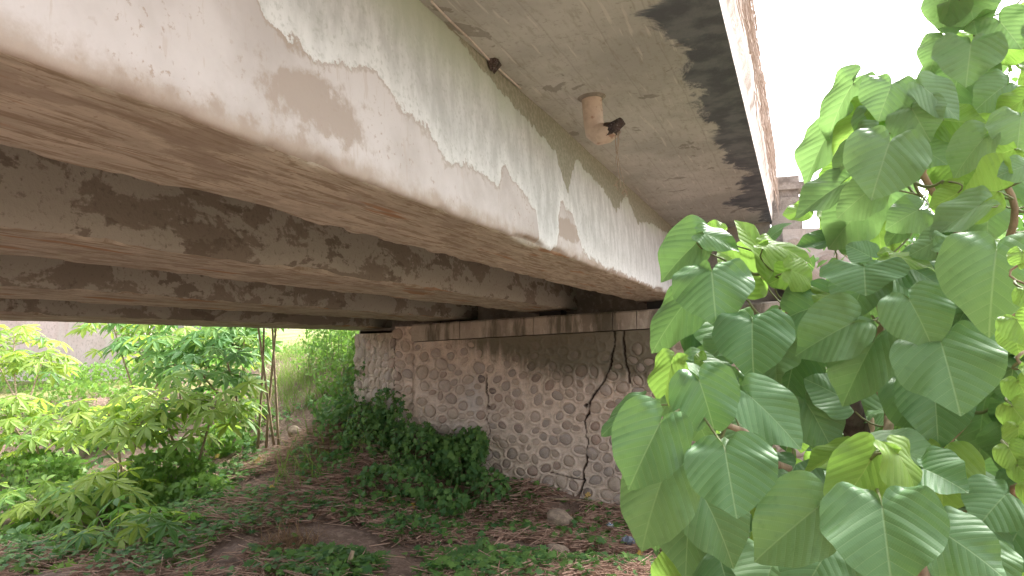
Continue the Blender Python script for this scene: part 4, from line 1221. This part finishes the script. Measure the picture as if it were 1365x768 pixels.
b = onground(362, 598)
cassava('tall clump of bare cassava stems with dark leaves high under the deck edge', b, tipsat([(352, 405, 8.7), (372, 400, 8.8), (340, 405, 8.6), (361, 410, 8.9)]), 44, .30, .5, 1, lowleaf=.84, thick=.021, gap=.12)
b = onground(335, 590)
cassava('twin leaning cassava stems leafing out below the deck edge', b, tipsat([(300, 470, 8.5), (270, 500, 8.3)]), 44, .28, .42, 2, lowleaf=.5)
SP = [((255, 640), [(215, 520, 7.7), (290, 525, 7.9)], 34, .27, .44, 'sunlit cassava spreading flat leaves in front of the twin leaning stems'),
      ((170, 640), [(140, 540, 7.6), (190, 560, 7.4), (90, 560, 7.8)], 40, .27, .45, 'broad yellow green cassava clump on the open slope'),
      ((60, 640), [(40, 570, 8.0), (0, 545, 8.2)], 34, .27, .45, 'cassava clump at the open end of the slope'),
      ((250, 560), [(230, 445, 10), (290, 440, 10.3), (180, 455, 10.4)], 54, .30, .45, 'dark leafy cassava hanging over the slope below the deck edge'),
      ((190, 540), [(150, 430, 10.8), (205, 425, 11.0), (260, 425, 11.2)], 44, .30, .5, 'tall cassava beside the end of the plastered wall'),
      ((30, 560), [(20, 445, 11), (60, 470, 10.6), (-20, 450, 11)], 46, .30, .5, 'pale overexposed cassava in front of the plastered wall'),
      ((330, 560), [(325, 445, 10.6), (310, 430, 10.8)], 30, .28, .42, 'cassava with drooping leaves behind the bare stems'),
      ((120, 720), [(100, 650, 6.6), (160, 640, 6.7), (40, 660, 6.6)], 42, .24, .42, 'low cassava at the foot of the open slope'),
      ((190, 760), [(200, 690, 6.0), (140, 710, 5.9), (60, 730, 5.9)], 36, .22, .4, 'lowest cassava clump near the shaded soil bank')]
for i, (bp, tp, nl, sz, spd, lab) in enumerate(SP):
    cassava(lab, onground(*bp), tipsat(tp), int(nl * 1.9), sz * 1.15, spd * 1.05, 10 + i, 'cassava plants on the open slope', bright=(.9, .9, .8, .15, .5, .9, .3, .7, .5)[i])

# ------------------------------------------------------------------ rocks and rubbish
M = Mat('tan_rock', .85, .25); n = M.noise(M.obj(), 2.2, 6, .62); n2 = M.noise(M.obj(), 12, 4, .6); M.bump(M.math('ADD', n, n2), .6, .03); m_rock = M.color(M.mix(M.ramp(n, .35, .65), (.42, .33, .25), (.27, .21, .165)))


def rock(px_, py_, w, hh, lab, seed, sink=.3, yaw=0):
    import bmesh
    bm = bmesh.new(); bmesh.ops.create_icosphere(bm, subdivisions=3, radius=1)
    r_ = np.random.default_rng(seed); off = r_.uniform(0, 50)
    pl = [(unit(r_.normal(0, 1, 3)), r_.uniform(.62, .85)) for _ in range(9)]
    for v in bm.verts:
        p = np.array(v.co)
        for nn, dd in pl:
            e = p @ nn - dd
            if e > 0: p = p - nn * e * .85
        p = p * (1 + .05 * mnoise.noise(Vector(p * 3 + off))); v.co = p
    m = bpy.data.meshes.new('rock'); bm.to_mesh(m); bm.free(); m.materials.append(m_rock)
    m.polygons.foreach_set('use_smooth', np.ones(len(m.polygons), bool))
    c = onground(px_, py_); o = link('rock', m); o.location = Vector((c[0], c[1], c[2] + hh * (1 - 2 * sink) / 2)); o.scale = (w / 2, w / 2.4, hh / 2); o.rotation_euler = (.1, .15, yaw)
    return tag(o, lab, 'rock', 'rocks on the soil')


rock(393, 584, .25, .20, 'smooth tan rock lying on the bank beside the bare stems', 1, .1)
rock(417, 580, .18, .14, 'smaller brown rock tucked in grass beside the tan rock', 2, .2, 1)
rock(404, 592, .07, .06, 'small pinkish pebble below the tan rock', 12, .2, 1)
rock(746, 708, .36, .28, 'broad flat rock half buried in litter before the abutment', 3, .25, .4)
rock(742, 740, .28, .2, 'pale weathered rock sunk in the stalks nearest the stub', 4, .45, 1.2)
rock(665, 712, .2, .1, 'low pale stone almost covered by creeping leaves', 5, .4, 2)
rock(620, 752, .26, .12, 'buried stone slab among green creeping leaves', 6, .45, .2)
rock(530, 620, .12, .1, 'dark rounded stone under the vine heap', 7, .3, .2)
rock(275, 625, .16, .12, 'pale stone on the slope under the sunlit cassava', 8, .3, .9)
# crushed packets
def crumple(name, px_, py_, sx, sy, sz, mats, lab, cat, seed):
    r_ = np.random.default_rng(seed); nu, nv = 13, 9
    U, T = np.meshgrid(np.linspace(0, 2 * math.pi, nu), np.linspace(-1, 1, nv), indexing='ij')
    rr = np.sqrt(np.clip(1 - T ** 4 * .9, .02, 1)); off = r_.uniform(0, 9)
    V = np.stack([T * sx, np.cos(U) * rr * sy, np.sin(U) * rr * sz], -1); V += .30 * sz * np.stack([vnoise2(U * 1.5 + off, T * 3, 4), vnoise2(U * 1.5, T * 3 + off, 5), vnoise2(U * 2 + off, T * 4, 6)], -1)
    V[-1] = V[0]
    c = onground(px_, py_); m = mesh(name, V.reshape(-1, 3), grid_faces(nu, nv), mats, False, midx=[(i // 2) % len(mats) for i in range((nu - 1) * (nv - 1))])
    o = link(name, m); o.location = Vector((c[0], c[1], c[2] + sz * .7 + .055)); o.rotation_euler = (.2, .25, r_.uniform(-.5, .5)); return tag(o, lab, cat)


def plain(name, c, rough=.35): M = Mat(name, rough, .5); return M.color(c)


crumple('drink_packet', 815, 716, .055, .03, .024, [plain('white_foil', (.75, .77, .8)), plain('blue_print', (.12, .2, .4)), plain('white_foil_b', (.7, .72, .75))], 'small crushed white and blue packet on the litter', 'packet', 3)
crumple('plastic_bag', 838, 738, .065, .05, .045, [plain('grey_film', (.20, .24, .30), .25), plain('dark_film', (.11, .12, .16), .25)], 'crumpled grey blue plastic bag in the dry stalks', 'bag', 4)
crumple('paper_scrap', 808, 752, .03, .02, .01, [plain('paper_white', (.7, .7, .7), .8)], 'tiny white paper scrap among the dry stalks', 'scrap', 5)
# stick stub and branches
c = onground(462, 768); t = atY(470, 735, c[1] - .02)
V, Fc = tube([c + [0, 0, -.05], (c + t) / 2, t], [.022, .021, .017], 8); tag(link('stake', mesh('stake', V, Fc, [m_bark], True)), 'short pale cut stake standing among the creeping leaves', 'stake')
for (pa, pb_, r, lab) in [((560, 700), (665, 660), .011, 'pale bent branch leaning out of the vine heap'), ((255, 705), (325, 728), .008, 'thin dead twig lying on the dark soil bank'), ((700, 672), (800, 678), .016, 'dark straight branch lying at the foot of the abutment'), ((790, 748), (895, 752), .03, 'flat bundle like rotten log lying in the stalks')]:
    A, B = onground(*pa), onground(*pb_); Mx = (A + B) / 2 + [0, 0, .05]
    V, Fc = tube(bezier(A + [0, 0, .015], Mx, B + [0, 0, .03], 8), np.linspace(r, r * .6, 8), 7); tag(link('fallen_branch', mesh('fallen_branch', V, Fc, [m_bark], True)), lab, 'branch', 'branches on the ground')
# yellow fallen leaves
lm = mesh('fallen_leaf', np.array(lob), lobf, [m_yellow])
YL = [(520, 680, 'yellow leaf caught on the lower vine heap', .09), (345, 625, 'cream yellow leaf on the dark soil below the bare stems', .10), (550, 690, 'orange leaf beside the lower vine heap', .08), (852, 752, 'yellow leaf near the rotten log', .06), (785, 672, 'orange leaf at the abutment foot below the crack', .07), (760, 702, 'small yellow leaf by the flat rock', .05), (360, 665, 'dull yellow leaf in the bank shade', .08), (290, 622, 'pale leaf under the sunlit cassava', .08)]
for i, (x, y, lab, s) in enumerate(YL):
    c = onground(x, y) + [0, 0, .10]; o = link('fallen_leaf', lm); o.matrix_world = leaf_matrix(c, unit([math.cos(i * 2.1), -.3, -.3]), unit([0, -.7, .8]), s, s); tag(o, lab, 'leaf', 'fallen yellow leaves')
